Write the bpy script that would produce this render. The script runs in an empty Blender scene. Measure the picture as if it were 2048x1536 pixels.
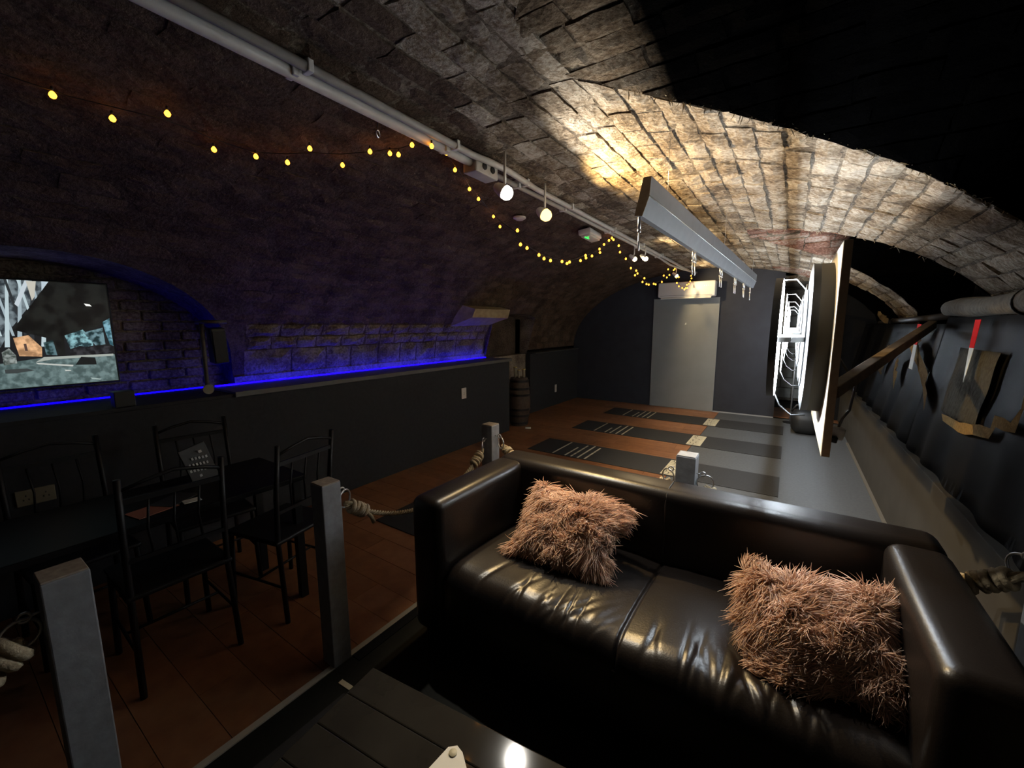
import bpy, bmesh, math, random
import numpy as np
from mathutils import Vector, Matrix, Euler
random.seed(7); rng = np.random.default_rng(7)
S = bpy.context.scene
COL = S.collection
PI = math.pi

# ------------------------------------------------------------------ camera, world, exposure
H = 1.60
YAW, PIT, ROL = math.radians(34.03), math.radians(8.18), math.radians(-0.15)
F_ = Vector((-math.sin(YAW)*math.cos(PIT), math.cos(YAW)*math.cos(PIT), -math.sin(PIT)))
R_ = Vector((math.cos(YAW), math.sin(YAW), 0)); U_ = R_.cross(F_)
R2 = R_*math.cos(ROL) + U_*math.sin(ROL); U2 = -R_*math.sin(ROL) + U_*math.cos(ROL)
cam = bpy.data.cameras.new('camera'); cam.sensor_width = 36; cam.sensor_fit = 'HORIZONTAL'
cam.lens = 820/2048*36; cam.clip_start = 0.02
co = bpy.data.objects.new('camera', cam); COL.objects.link(co)
m = Matrix((R2, U2, -F_)).transposed().to_4x4(); m.translation = (0, 0, H); co.matrix_world = m
S.camera = co
w = bpy.data.worlds.new('world'); S.world = w; w.use_nodes = True
w.node_tree.nodes['Background'].inputs[0].default_value = (0.5, 0.45, 0.5, 1)
w.node_tree.nodes['Background'].inputs[1].default_value = 0.0
S.view_settings.view_transform = 'Standard'; S.view_settings.look = 'None'
S.view_settings.gamma = 1; S.view_settings.use_curve_mapping = False
S.view_settings.exposure = 0.0
RING_E, WHITE_E, WARM_E, FAIRY_E, BLUE_E, TV_E = 230.0, 12.0, 4.5, 9.0, 13.0, 0.9
SPOT_W, SPOT_Y, SPOT_F = 72.0, 155.0, 42.0

# ------------------------------------------------------------------ materials
MATS = {}
def mat(name, col, rough=.6, metal=0, noise=None, bump=0, scale=20, emit=None, estr=0, spec=None, detail=4, trans=0):
    if name in MATS: return MATS[name]
    M = bpy.data.materials.new(name); M.use_nodes = True; nt = M.node_tree; b = nt.nodes['Principled BSDF']
    b.inputs['Base Color'].default_value = (*col, 1); b.inputs['Roughness'].default_value = rough
    b.inputs['Metallic'].default_value = metal
    if spec is not None: b.inputs['Specular IOR Level'].default_value = spec
    if trans: b.inputs['Transmission Weight'].default_value = trans
    if emit: b.inputs['Emission Color'].default_value = (*emit, 1); b.inputs['Emission Strength'].default_value = estr
    if noise or bump:
        tc = nt.nodes.new('ShaderNodeTexCoord'); n = nt.nodes.new('ShaderNodeTexNoise')
        n.inputs['Scale'].default_value = scale; n.inputs['Detail'].default_value = detail
        nt.links.new(tc.outputs['Object'], n.inputs['Vector'])
        if noise:
            r = nt.nodes.new('ShaderNodeValToRGB'); nt.links.new(n.outputs['Fac'], r.inputs['Fac'])
            r.color_ramp.elements[0].position = .3; r.color_ramp.elements[1].position = .72
            r.color_ramp.elements[0].color = (*noise, 1); r.color_ramp.elements[1].color = (*col, 1)
            nt.links.new(r.outputs['Color'], b.inputs['Base Color'])
        if bump:
            bp = nt.nodes.new('ShaderNodeBump'); bp.inputs['Strength'].default_value = bump; bp.inputs['Distance'].default_value = .02
            nt.links.new(n.outputs['Fac'], bp.inputs['Height']); nt.links.new(bp.outputs['Normal'], b.inputs['Normal'])
    MATS[name] = M; return M

def brick_mat(name, c_dark, c_mid, c_light, light_at=.62, rough=.9):
    """masonry: large blotches plus fine grain, every brick island a slightly different tone"""
    M = bpy.data.materials.new(name); M.use_nodes = True; nt = M.node_tree; b = nt.nodes['Principled BSDF']; L = nt.links.new
    b.inputs['Roughness'].default_value = rough; b.inputs['Specular IOR Level'].default_value = .25
    tc = nt.nodes.new('ShaderNodeTexCoord'); geo = nt.nodes.new('ShaderNodeNewGeometry')
    n1 = nt.nodes.new('ShaderNodeTexNoise'); n1.inputs['Scale'].default_value = 4.5; n1.inputs['Detail'].default_value = 6
    n2 = nt.nodes.new('ShaderNodeTexNoise'); n2.inputs['Scale'].default_value = 48; n2.inputs['Detail'].default_value = 8; n2.inputs['Roughness'].default_value = .62
    for n in (n1, n2): L(tc.outputs['Object'], n.inputs['Vector'])
    n3 = nt.nodes.new('ShaderNodeMath'); n3.operation = 'MULTIPLY'; n3.inputs[1].default_value = .65; L(n1.outputs['Fac'], n3.inputs[0])
    a = nt.nodes.new('ShaderNodeMath'); a.operation = 'MULTIPLY_ADD'; a.inputs[1].default_value = .70
    L(n2.outputs['Fac'], a.inputs[0]); L(n3.outputs[0], a.inputs[2])
    a2 = nt.nodes.new('ShaderNodeMath'); a2.operation = 'MULTIPLY_ADD'; a2.inputs[1].default_value = .22
    L(geo.outputs['Random Per Island'], a2.inputs[0]); L(a.outputs[0], a2.inputs[2])
    r = nt.nodes.new('ShaderNodeValToRGB'); L(a2.outputs[0], r.inputs['Fac'])
    e = r.color_ramp.elements; e[0].position = .60; e[0].color = (*c_dark, 1); e[1].position = .95; e[1].color = (*c_light, 1)
    k = e.new(.75); k.color = (*c_mid, 1)
    L(r.outputs['Color'], b.inputs['Base Color'])
    bp = nt.nodes.new('ShaderNodeBump'); bp.inputs['Strength'].default_value = 1.0; bp.inputs['Distance'].default_value = .022
    L(a.outputs[0], bp.inputs['Height']); L(bp.outputs['Normal'], b.inputs['Normal'])
    MATS[name] = M; return M

M_brick = brick_mat('vault_brick', (.075, .05, .032), (.22, .165, .11), (.5, .44, .36))
M_bdark = brick_mat('shaded_brick', (.045, .028, .019), (.085, .055, .037), (.135, .095, .068))  # darker brick copy for the unlit left vault, shade put into its colour
M_mdark = brick_mat('shaded_dark_mortar', (.035, .022, .015), (.065, .044, .031), (.12, .09, .07))  # mortar with the same shade in its colour; also the dark brown niche back
M_mortar = brick_mat('vault_mortar', (.03, .022, .016), (.10, .075, .052), (.28, .235, .18))
M_red = brick_mat('red_brick', (.12, .06, .043), (.26, .135, .095), (.48, .38, .31))
M_stone = brick_mat('wall_stone', (.06, .045, .035), (.13, .10, .078), (.28, .24, .19))
def half_black_mat(base, name, xa, xb):
    """brickwork whose far half is black: the tone fades out over some 20 cm at its edge"""
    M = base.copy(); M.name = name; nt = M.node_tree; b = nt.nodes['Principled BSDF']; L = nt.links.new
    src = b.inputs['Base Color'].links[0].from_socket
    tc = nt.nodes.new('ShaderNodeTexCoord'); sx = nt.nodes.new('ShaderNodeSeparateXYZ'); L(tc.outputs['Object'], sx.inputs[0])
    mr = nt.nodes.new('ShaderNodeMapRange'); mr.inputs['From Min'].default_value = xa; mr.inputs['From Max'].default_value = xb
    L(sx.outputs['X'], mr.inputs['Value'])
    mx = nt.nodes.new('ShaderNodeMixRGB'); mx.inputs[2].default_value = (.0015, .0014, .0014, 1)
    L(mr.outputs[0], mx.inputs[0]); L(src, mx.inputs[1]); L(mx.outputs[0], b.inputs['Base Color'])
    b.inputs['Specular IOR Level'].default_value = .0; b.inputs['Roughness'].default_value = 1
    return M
M_bmid = brick_mat('dim_brick', (.05, .036, .025), (.13, .095, .065), (.27, .22, .165))
M_halfblack = half_black_mat(M_bmid, 'half_black_brick', -.66, -.46)
M_redp = half_black_mat(M_red, 'half_black_red_brick', .22, .42); M_mortp = half_black_mat(M_mortar, 'half_black_mortar', .22, .42)
M_black = mat('black_paint', (.010, .010, .011), .85, bump=.15, scale=60, spec=.15)
M_dgrey = mat('dark_grey_paint', (.030, .032, .037), .75, noise=(.024, .025, .029), bump=.08, scale=30, spec=.25)
M_endw = mat('end_wall_paint', (.040, .042, .052), .8, noise=(.033, .034, .042), scale=6, spec=.2)
M_wain = mat('right_wall_paint', (.055, .051, .044), .8, noise=(.045, .041, .036), scale=5, spec=.2)
M_lino = mat('dark_lino', (.013, .013, .010), .7, noise=(.008, .008, .006), scale=9, spec=.2)
M_bartop = mat('bar_table_top', (.012, .012, .013), .34, noise=(.009, .009, .010), scale=6, spec=.04)
M_rubber = mat('rubber_floor', (.085, .090, .095), .7, noise=(.065, .068, .072), scale=40)
M_mat = mat('mat_black', (.022, .022, .023), .8, noise=(.016, .016, .017), scale=60)
M_cream = mat('cream_print', (.55, .50, .36), .8)
M_leather = mat('black_leather', (.013, .010, .009), .34, bump=.05, scale=140, spec=.5, detail=3)
M_thread = mat('seam_thread', (.03, .024, .02), .6)
M_fur = mat('pink_fur', (.95, .74, .60), .8, noise=(.85, .62, .49), scale=16, spec=.15)
def soften(M, k):
    nt = M.node_tree; b = nt.nodes['Principled BSDF']; o = nt.nodes['Material Output']; t = nt.nodes.new('ShaderNodeBsdfTranslucent'); x = nt.nodes.new('ShaderNodeMixShader'); x.inputs[0].default_value = k
    nt.links.new(b.inputs['Base Color'].links[0].from_socket, t.inputs['Color']); nt.links.new(b.outputs[0], x.inputs[1]); nt.links.new(t.outputs[0], x.inputs[2]); nt.links.new(x.outputs[0], o.inputs[0])
soften(M_fur, .4)
M_furbase = mat('pink_fur_backing', (.58, .39, .30), .95)
M_post = mat('grey_post_paint', (.30, .31, .33), .65, noise=(.22, .22, .23), bump=.1, scale=24)
M_endgrain = mat('post_end_grain', (.45, .38, .30), .8, noise=(.30, .25, .2), scale=50)
M_rope = mat('natural_rope', (.50, .41, .27), .9, noise=(.34, .27, .17), scale=80, bump=.3)
M_steel = mat('zinc_steel', (.55, .55, .56), .35, 1)
M_galv = mat('galvanised_sheet', (.22, .23, .25), .5, .4, noise=(.18, .19, .205), scale=12)
M_white = mat('white_plastic', (.72, .71, .68), .45)
M_cond = mat('conduit_white', (.55, .53, .50), .5, noise=(.45, .43, .40), scale=14)
M_blackm = mat('black_metal', (.008, .008, .009), .5, spec=.3)
M_blackp = mat('black_plastic', (.012, .012, .012), .5)
M_panel = mat('grey_board', (.23, .24, .24), .75, noise=(.205, .213, .212), scale=3)
M_ply = mat('plywood', (.52, .46, .36), .7, noise=(.42, .36, .27), scale=26)
M_plyedge = mat('plywood_edge', (.50, .42, .30), .8, noise=(.42, .34, .24), scale=60)
M_timber = mat('brown_timber', (.20, .145, .09), .8, noise=(.12, .085, .05), scale=18)
M_table = mat('dark_table_top', (.018, .016, .014), .07, noise=(.028, .026, .022), scale=5, spec=.6)
M_barrel = mat('keg_oak', (.075, .05, .035), .7, noise=(.045, .03, .02), scale=20)
M_hoop = mat('keg_hoop', (.04, .04, .042), .45, .8)
M_glass = mat('candle_glass', (.8, .75, .6), .08, trans=.7)
M_hess = mat('hessian', (.55, .38, .16), .95, noise=(.36, .24, .1), bump=.4, scale=70)
M_sack = mat('grey_sackcloth', (.13, .125, .105), .95, noise=(.08, .075, .062), bump=.3, scale=40)
M_drape = mat('black_drape', (.010, .010, .012), .55, spec=.25)
M_redt = mat('red_tape', (.75, .008, .008), .8, spec=.1)
M_whitet = mat('white_tape', (.75, .80, .82), .7, spec=.1)
M_lag = mat('lagging', (.17, .15, .115), .9, noise=(.1, .09, .07), bump=.4, scale=30)
M_wood = [mat('floor_wood_%s' % n, c, .42, noise=d, scale=11, bump=.03) for n, c, d in (('a', (.30, .135, .06), (.2, .085, .038)), ('b', (.26, .115, .05), (.175, .072, .032)), ('c', (.34, .16, .075), (.24, .1, .045)))]
M_card = mat('white_card', (.70, .69, .64), .7)
M_green = mat('menu_green', (.03, .12, .06), .6)
M_orange = mat('menu_orange', (.32, .12, .07), .6)
M_chalk = mat('chalk_white', (.5, .5, .5), .8)
M_wbrick = mat('white_painted_block', (.55, .54, .48), .7, noise=(.42, .41, .35), scale=10)
M_plyedge2 = mat('old_pipe', (.09, .08, .07), .6, noise=(.05, .045, .04), scale=30)
def emitter(n, c, s): return mat(n, (0.02, 0.02, 0.02), .5, emit=c, estr=s)
M_ring = emitter('ring_light', (.78, .89, 1.0), RING_E)
M_bw = emitter('bulb_white', (1.0, .97, .88), WHITE_E)
M_by = emitter('bulb_warm', (1.0, .62, .16), WARM_E)
M_far = emitter('bulb_far', (1.0, .82, .45), 10)
M_fairy = emitter('bulb_fairy', (1.0, .34, .02), FAIRY_E)
M_blue = emitter('strip_blue', (.002, .0, 1.0), BLUE_E)
M_exit = emitter('exit_green', (.05, 1.0, .12), 1.6)

# ------------------------------------------------------------------ helpers
def link(o, parent=None):
    COL.objects.link(o)
    if parent: o.parent = parent
    return o
def obj(name, bm, m, parent=None, smooth=False, origin=None):
    me = bpy.data.meshes.new(name)
    base = origin if origin is not None else (wloc(parent) if parent else Vector((0, 0, 0)))
    if base.length > 0: bmesh.ops.translate(bm, verts=bm.verts, vec=-base)
    bmesh.ops.recalc_face_normals(bm, faces=bm.faces)
    bm.to_mesh(me); bm.free()
    for x in (m if isinstance(m, (list, tuple)) else [m]): me.materials.append(x)
    if smooth:
        for p in me.polygons: p.use_smooth = True
        if smooth is not True:
            try: me.set_sharp_from_angle(angle=math.radians(smooth))
            except Exception: pass
    o = bpy.data.objects.new(name, me); link(o, parent)
    if not parent and origin is not None: o.location = origin
    return o
def wloc(o):
    v = Vector((0, 0, 0))
    while o: v = v + o.location; o = o.parent
    return v
def np_obj(name, V, Fc, m, parent=None, smooth=False):
    me = bpy.data.meshes.new(name); V = np.asarray(V, float)
    if parent is not None: V = V - np.array(wloc(parent))
    me.from_pydata(V.tolist(), [], Fc if isinstance(Fc, list) else Fc.tolist()); me.materials.append(m); me.update()
    if smooth: me.polygons.foreach_set('use_smooth', [True]*len(me.polygons))
    o = bpy.data.objects.new(name, me); return link(o, parent)
def tag(o, label, cat, group=None):
    o['label'] = label; o['category'] = cat
    if group: o['group'] = group
    return o
def thing(name, label, cat, loc, group=None):
    o = bpy.data.objects.new(name, None); o.empty_display_size = .1; link(o); o.location = loc
    return tag(o, label, cat, group)
def struct(o, kind='structure'): o['kind'] = kind; return o
def copy_tree(o, parent=None):
    c = o.copy(); COL.objects.link(c)
    if parent: c.parent = parent
    for ch in list(o.children): copy_tree(ch, c)
    return c
def B(): return bmesh.new()
def bx(bm, c, s, rot=None, bev=0, seg=2):
    r = bmesh.ops.create_cube(bm, size=1)['verts']
    M = Matrix.Translation(c) @ (rot.to_4x4() if rot is not None else Matrix.Identity(4)) @ Matrix.Diagonal((*s, 1))
    bmesh.ops.transform(bm, matrix=M, verts=r)
    if bev:
        es = list({e for v in r for e in v.link_edges})
        bmesh.ops.bevel(bm, geom=es, offset=bev, segments=seg, profile=.5, affect='EDGES')
    return bm
def bb(x0, x1, y0, y1, z0, z1, bev=0, seg=2, bm=None):
    return bx(bm or B(), ((x0+x1)/2, (y0+y1)/2, (z0+z1)/2), (x1-x0, y1-y0, z1-z0), None, bev, seg)
def tube(bm, pts, r, n=8, closed=False):
    pts = [Vector(p) for p in pts]; N = len(pts); rings = []; up = None
    for i, p in enumerate(pts):
        t = (pts[(i+1) % N]-pts[i-1]) if closed else (pts[min(i+1, N-1)]-pts[max(i-1, 0)])
        t.normalize()
        if up is None: up = Vector((0, 0, 1)) if abs(t.z) < .9 else Vector((1, 0, 0))
        a = t.cross(up).normalized(); b = a.cross(t).normalized(); up = b
        rr = r[i] if isinstance(r, (list, tuple)) else r
        rings.append([bm.verts.new(p+a*math.cos(2*PI*k/n)*rr+b*math.sin(2*PI*k/n)*rr) for k in range(n)])
    for i in range(N if closed else N-1):
        A, C = rings[i], rings[(i+1) % N]
        for k in range(n): bm.faces.new((A[k], A[(k+1) % n], C[(k+1) % n], C[k]))
    if not closed:
        bm.faces.new(rings[0][::-1]); bm.faces.new(rings[-1])
    return bm
def lathe(bm, prof, c, n=24, axis='z', hollow=False):
    c = Vector(c); rings = []
    def pt(r, h, a):
        x, y = r*math.cos(a), r*math.sin(a)
        return c + (Vector((x, y, h)) if axis == 'z' else Vector((h, x, y)))
    for r, h in prof: rings.append([bm.verts.new(pt(max(r, 1e-4), h, 2*PI*k/n)) for k in range(n)])
    for A, C in zip(rings, rings[1:]):
        for k in range(n): bm.faces.new((A[k], A[(k+1) % n], C[(k+1) % n], C[k]))
    if hollow:
        for k in range(n): bm.faces.new((rings[-1][k], rings[-1][(k+1) % n], rings[0][(k+1) % n], rings[0][k]))
    else: bm.faces.new(rings[0][::-1]); bm.faces.new(rings[-1])
    return bm
def poly(bm, pts, th=None, nrm=None):
    f = bm.faces.new([bm.verts.new(p) for p in pts])
    if th:
        r = bmesh.ops.extrude_face_region(bm, geom=[f])
        vs = [g for g in r['geom'] if isinstance(g, bmesh.types.BMVert)]
        bmesh.ops.translate(bm, verts=vs, vec=Vector(nrm)*th)
    return bm
def beam(bm, a, b, wd, ht):
    a, b = Vector(a), Vector(b); d = b-a; q = d.to_track_quat('X', 'Z').to_matrix()
    return bx(bm, (a+b)/2, (d.length, wd, ht), q, .004)

# ------------------------------------------------------------------ the vault
XC, VA, Z0, VB = -1.32, 2.62, 1.15, 1.45
Y0, Y1 = -1.5, 8.27
LUN = [dict(side=1, yc=1.40, w=1.35, z0=1.78, b=.80, xe=1.48, m='s'),
       dict(side=1, yc=4.95, w=1.03, z0=1.75, b=.78, xe=1.48, m='r'),
       dict(side=1, yc=7.75, w=.80, z0=1.75, b=.74, xe=1.48, m='r'),
       dict(side=-1, yc=.45, w=1.10, z0=1.30, b=.72, xe=-4.15, m='b'),
       dict(side=-1, yc=5.66, w=.61, z0=1.70, b=.08, xe=-4.32, m='b')]
def zc(l, y):
    t = (y-l['yc'])/l['w']
    return None if abs(t) >= 1 else l['z0']+l['b']*math.sqrt(1-t*t)
def xbar(z, side):
    s = min(1, max(0, (z-Z0)/VB)); return XC+side*VA*math.sqrt(1-s*s)
def zbar(x): return Z0+VB*math.sqrt(max(0, 1-((x-XC)/VA)**2))
def lim(y, side):
    for l in LUN:
        if l['side'] == side:
            z = zc(l, y)
            if z is not None:
                t = math.asin(min(1, (z-Z0)/VB)); return t if side > 0 else PI-t
    return 0 if side > 0 else PI
ys = list(np.linspace(Y0, Y1, 90))
for l in LUN:
    for k in range(61):
        ys.append(l['yc']-l['w']*math.cos(PI*k/60)*.99999)
    ys += [l['yc']-l['w']-1e-4, l['yc']+l['w']+1e-4]
ys = sorted(y for y in ys if Y0 <= y <= Y1)
NT = 84
V, Fs = [], []
for y in ys:
    a, b = lim(y, 1), lim(y, -1)
    for k in range(NT+1):
        t = min(max(PI*k/NT, a), b); V.append((XC+VA*math.cos(t), y, Z0+VB*math.sin(t)))
for i in range(len(ys)-1):
    for k in range(NT):
        q = i*(NT+1)+k; Fs.append((q, q+1, q+NT+2, q+NT+1))
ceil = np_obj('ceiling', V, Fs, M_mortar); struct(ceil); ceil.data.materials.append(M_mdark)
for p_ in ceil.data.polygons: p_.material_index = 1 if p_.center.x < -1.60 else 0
def lun_mesh(l):
    V, Fs = [], []; ny, nx = 30, 8
    phis = [PI*k/ny for k in range(ny+1)]
    pts = [(l['yc']+l['w']*math.cos(p), l['z0']+l['b']*math.sin(p)) for p in phis]
    pts = [(l['yc']+l['w'], 1.0)] + pts + [(l['yc']-l['w'], 1.0)]
    for y, z in pts:
        xg = xbar(z, l['side'])
        for k in range(nx+1): V.append((xg+(l['xe']-xg)*k/nx, y, z))
    for i in range(len(pts)-1):
        for k in range(nx):
            q = i*(nx+1)+k; Fs.append((q, q+1, q+nx+2, q+nx+1))
    return V, Fs
LM = {'s': M_halfblack, 'r': M_red, 'b': M_stone}
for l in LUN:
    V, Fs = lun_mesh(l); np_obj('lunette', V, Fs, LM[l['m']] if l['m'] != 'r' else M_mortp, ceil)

# bricks: one pillow of 12 top points plus a skirt each
tt = np.linspace(0, PI, 2000); sx = np.concatenate([[0], np.cumsum(np.hypot(np.diff(VA*np.cos(tt)), np.diff(VB*np.sin(tt))))])
def barrel_pt(s, y):
    t = np.interp(s, sx, tt); x = XC+VA*np.cos(t); z = Z0+VB*np.sin(t)
    n = np.stack([-np.cos(t)/VA, 0*t, -np.sin(t)/VB], -1); n /= np.linalg.norm(n, axis=-1, keepdims=True)
    return np.stack([x, y, z], -1), n
def cross_pt(l):
    ph = np.linspace(0, PI, 1200); ss = np.concatenate([[0], np.cumsum(np.hypot(np.diff(l['w']*np.cos(ph)), np.diff(l['b']*np.sin(ph))))])
    def f(s, x):
        p = np.interp(s, ss, ph); y = l['yc']+l['w']*np.cos(p); z = l['z0']+l['b']*np.sin(p)
        n = np.stack([0*p, -np.cos(p)/l['w'], -np.sin(p)/l['b']], -1); n /= np.linalg.norm(n, axis=-1, keepdims=True)
        return np.stack([x, y, z], -1), n
    return f, ss[-1]
GX, GY = 5, 3
def brick(fn, s0, s1, u0, u1, proud):
    j = lambda k: rng.uniform(-k, k)
    sk = rng.uniform(-.006, .006)
    S_, W_g = np.meshgrid(np.linspace(s0, s1, GY), np.linspace(0, 1, GX)); q = np.linspace(0, 1, GY)[None, :]
    A_, B_ = u0[0]+(u0[1]-u0[0])*q, u1[0]+(u1[1]-u1[0])*q
    U_g = A_+(B_-A_)*W_g
    S_ = S_+rng.uniform(-.004, .004, S_.shape)+sk*np.linspace(-1, 1, GX)[:, None]
    U_g = U_g+rng.uniform(-.006, .006, U_g.shape)
    P, N = fn(S_.ravel(), U_g.ravel())
    edge = np.zeros((GX, GY), bool); edge[0] = edge[-1] = True; edge[:, 0] = edge[:, -1] = True
    h = proud+rng.uniform(-.0035, .0035, GX*GY)+np.where(edge.ravel(), -.004, .003)
    top = P+N*h[:, None]
    per = [(i, 0) for i in range(GX)]+[(GX-1, j_) for j_ in range(1, GY)]+[(i, GY-1) for i in range(GX-2, -1, -1)]+[(0, j_) for j_ in range(GY-2, 0, -1)]
    pi_ = [a*GY+b for a, b in per]
    base = P[pi_]-N[pi_]*.012
    V = np.vstack([top, base]); F = []
    for i in range(GX-1):
        for k in range(GY-1): q = i*GY+k; F.append((q, q+1, q+GY+1, q+GY))
    n = len(per); o = GX*GY
    for k in range(n): F.append((pi_[k], pi_[(k+1) % n], o+(k+1) % n, o+k))
    return V, F
def projected(c):
    d = Vector(c)-Vector((0, 0, H)); z = d.dot(F_)
    if z < .2: return None
    return 1024+820*d.dot(R2)/z, 768-820*d.dot(U2)/z, z
cand = []
ncourse = int(sx[-1]/.118); dcs = sx[-1]/ncourse
for i in range(ncourse):
    s0, s1 = i*dcs+.007, (i+1)*dcs-.007
    y = Y0+rng.uniform(0, .2)
    while y < Y1-.1:
        L_ = rng.uniform(.19, .27); yc = y+L_/2; p, n = barrel_pt(np.array([(s0+s1)/2]), np.array([yc])); x, _, z = p[0]
        ok = y+L_ < Y1+.02; ya, yb = (y, y), (y+L_, y+L_); zs = [barrel_pt(np.array([q]), np.array([yc]))[0][0][2] for q in (s0, s1)]
        for l in LUN:                                            # cut the brick at a groin
            if (x-XC)*l['side'] > 0 and z < l['z0']+l['b']-.004:
                hw = [l['w']*math.sqrt(max(0, 1-max(0, (zz-l['z0'])/l['b'])**2)) for zz in zs]; j0, j1 = rng.uniform(-.010, .006), rng.uniform(-.006, .010)
                g0, g1 = [l['yc']-h_+j0 for h_ in hw], [l['yc']+h_+j1 for h_ in hw]
                if ya[0] >= g0[0]-.02 and yb[0] <= g1[0]+.02: ok = False
                elif l['side'] < 0:
                    if yb[0] > min(g0)-.03 and ya[0] < max(g1)+.03: ok = False
                elif ya[0] < min(g0) and yb[0] > min(g0)-.06: yb = (g0[0], g0[1])
                elif yb[0] > max(g1) and ya[0] < max(g1)+.06: ya = (g1[0], g1[1])
        if min(yb[0]-ya[0], yb[1]-ya[1]) < .02: ok = False
        if z < 1.62 and x < XC and y < 5.1: ok = False          # lower left: large stones instead
        if ok: cand.append((barrel_pt, s0, s1, (ya[0]+.006, ya[1]+.006), (yb[0]-.006, yb[1]-.006), rng.uniform(.002, .014) if x > -1.35 else rng.uniform(.001, .006), p[0], 'm' if x > -1.12-.45*min(1, max(0, (yc-1.55)/.5))-rng.uniform(0, .16) else 'd'))  # bricks outside the lamp pool get the shaded tone
        y += L_
for l in LUN:
    if l['m'] == 'b': continue
    fn, tot = cross_pt(l); n = max(1, int(tot/.118)); dc = tot/n
    for i in range(n):
        s0, s1 = i*dc+.006, (i+1)*dc-.006; x = -1.25+rng.uniform(0, .2) if l['side'] > 0 else -4.1
        while x < 1.45:
            L_ = rng.uniform(.2, .27); p, nn = fn(np.array([(s0+s1)/2]), np.array([x+L_/2]))
            jx = rng.uniform(-.012, .006); xg = [xbar(fn(np.array([q]), np.array([x]))[0][0][2], 1)+jx for q in (s0, s1)]; xa = (x, x) if x > max(xg)+.03 else (xg[0], xg[1])
            if x+L_-max(xa) > .03 and x+L_ < 1.47 and p[0][1] > -1.2:
                cand.append((fn, s0, s1, (xa[0]+.005, xa[1]+.005), (x+L_-.005, x+L_-.005), rng.uniform(.003, .016), p[0], l['m']))
            x += L_
score = []
for k, c in enumerate(cand):
    q = projected(c[6])
    s_ = 0
    if q and -30 < q[0] < 2078 and -30 < q[1] < 1000: s_ = 1/q[2]**2*(1.6 if c[6][0] > -1.3 else .5)*(0 if c[7] == 's' and c[6][0] > -.5 else 1)
    score.append(s_)
top300 = set(np.argsort(score)[-296:].tolist())
rest = {'m': [[], []], 'd': [[], []], 's': [[], []], 'r': [[], []]}
BM = {'m': M_brick, 'd': M_bdark, 's': M_halfblack, 'r': M_redp}
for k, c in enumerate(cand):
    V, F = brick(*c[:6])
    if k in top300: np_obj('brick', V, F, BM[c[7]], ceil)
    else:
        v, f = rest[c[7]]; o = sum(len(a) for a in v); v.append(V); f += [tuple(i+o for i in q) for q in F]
for k, n in (('m', 'brickwork'), ('d', 'shaded_brickwork'), ('s', 'lunette_brickwork'), ('r', 'red_brickwork')):
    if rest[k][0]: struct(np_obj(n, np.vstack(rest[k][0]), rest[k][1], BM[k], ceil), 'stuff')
# cobweb tufts on the near groin and around the springing
V, F = [], []
for k in range(260):
    l = LUN[0] if k < 200 else LUN[1]
    y = l['yc']+l['w']*random.uniform(.25, .995)*(1 if k < 200 else -1); z = zc(l, y); x = xbar(z, 1)
    p = np.array((x, y, z)); d = np.array((random.uniform(-.5, .5), random.uniform(-1, .1), random.uniform(-.6, .5))); d /= np.linalg.norm(d)
    Ln = random.uniform(.015, .05); sd = np.array((.0012, 0, .0006)); q = p+d*Ln+np.array((0, 0, -.01)); o = len(V)
    V += [p-sd, p+sd, (p+q)/2+sd*.7+np.array((.003, 0, 0)), q]; F += [(o, o+1, o+2), (o, o+2, o+3)]
struct(np_obj('cobwebs', V, F, mat('cobweb', (.4, .34, .25), .9), ceil), 'stuff')

# ------------------------------------------------------------------ walls, floors
def S_(name, bm, m, parent=None): return struct(obj(name, bm, m, parent))
wl = S_('wall_left', bb(-4.6, -3.94, Y0, 8.5, 0, 1.085), M_stone)
# stones of the exposed lower left vault, each its own piece
def stone(y0, y1, z0, z1):
    n = 5; V = []; F = []
    for i in range(n):
        for k in range(4):
            y = y0+(y1-y0)*i/(n-1); z = z0+(z1-z0)*k/3
            e = i in (0, n-1) or k in (0, 3)
            x = xbar(z, -1)+(.004 if e else random.uniform(.018, .034))
            V.append((x, y+random.uniform(-.008, .008), z+random.uniform(-.006, .006)))
    for i in range(n-1):
        for k in range(3): q = i*4+k; F.append((q, q+1, q+5, q+4))
    per = [i*4 for i in range(n)]+[(n-1)*4+k for k in (1, 2, 3)]+[i*4+3 for i in range(n-2, -1, -1)]+[2, 1]
    o = len(V)
    for q in per: x, y, z = V[q]; V.append((x-.03, y, z))
    for k in range(len(per)): F.append((per[k], per[(k+1) % len(per)], o+(k+1) % len(per), o+k))
    np_obj('stone', V, F, M_stone, wl)
S_('wall_base', bb(-4.3, -3.925, 1.56, 5.05, 1.0, 1.165), M_stone)
z = 1.155
for hgt in (.235, .11, .11):
    y = 1.57+random.uniform(0, .1)
    while y < 5.0:
        L_ = random.uniform(.17, .46) if hgt > .2 else random.uniform(.16, .32)
        y2 = min(y+L_, 5.03)
        if y2-y > .06: stone(y+.008, y2-.008, z+.006, z+hgt-.006)
        y += L_
    z += hgt
# alcove back wall with bricks, niche back
ab = S_('wall_alcove', bb(-4.3, -4.12, -.75, 1.62, 1.0, 2.1), M_mortar)
for r in range(12):
    y = -.72+(r % 2)*.12
    while y < 1.5:
        obj('brick', bx(B(), (-4.117+random.uniform(-.004, .004), y+.115, 1.15+r*.075), (.03, .22, .064), None, .006, 1), M_stone, ab)
        y += .235
S_('wall_niche', bb(-4.5, -4.16, 5.0, 6.3, 0, 2.2), M_mdark)
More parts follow.
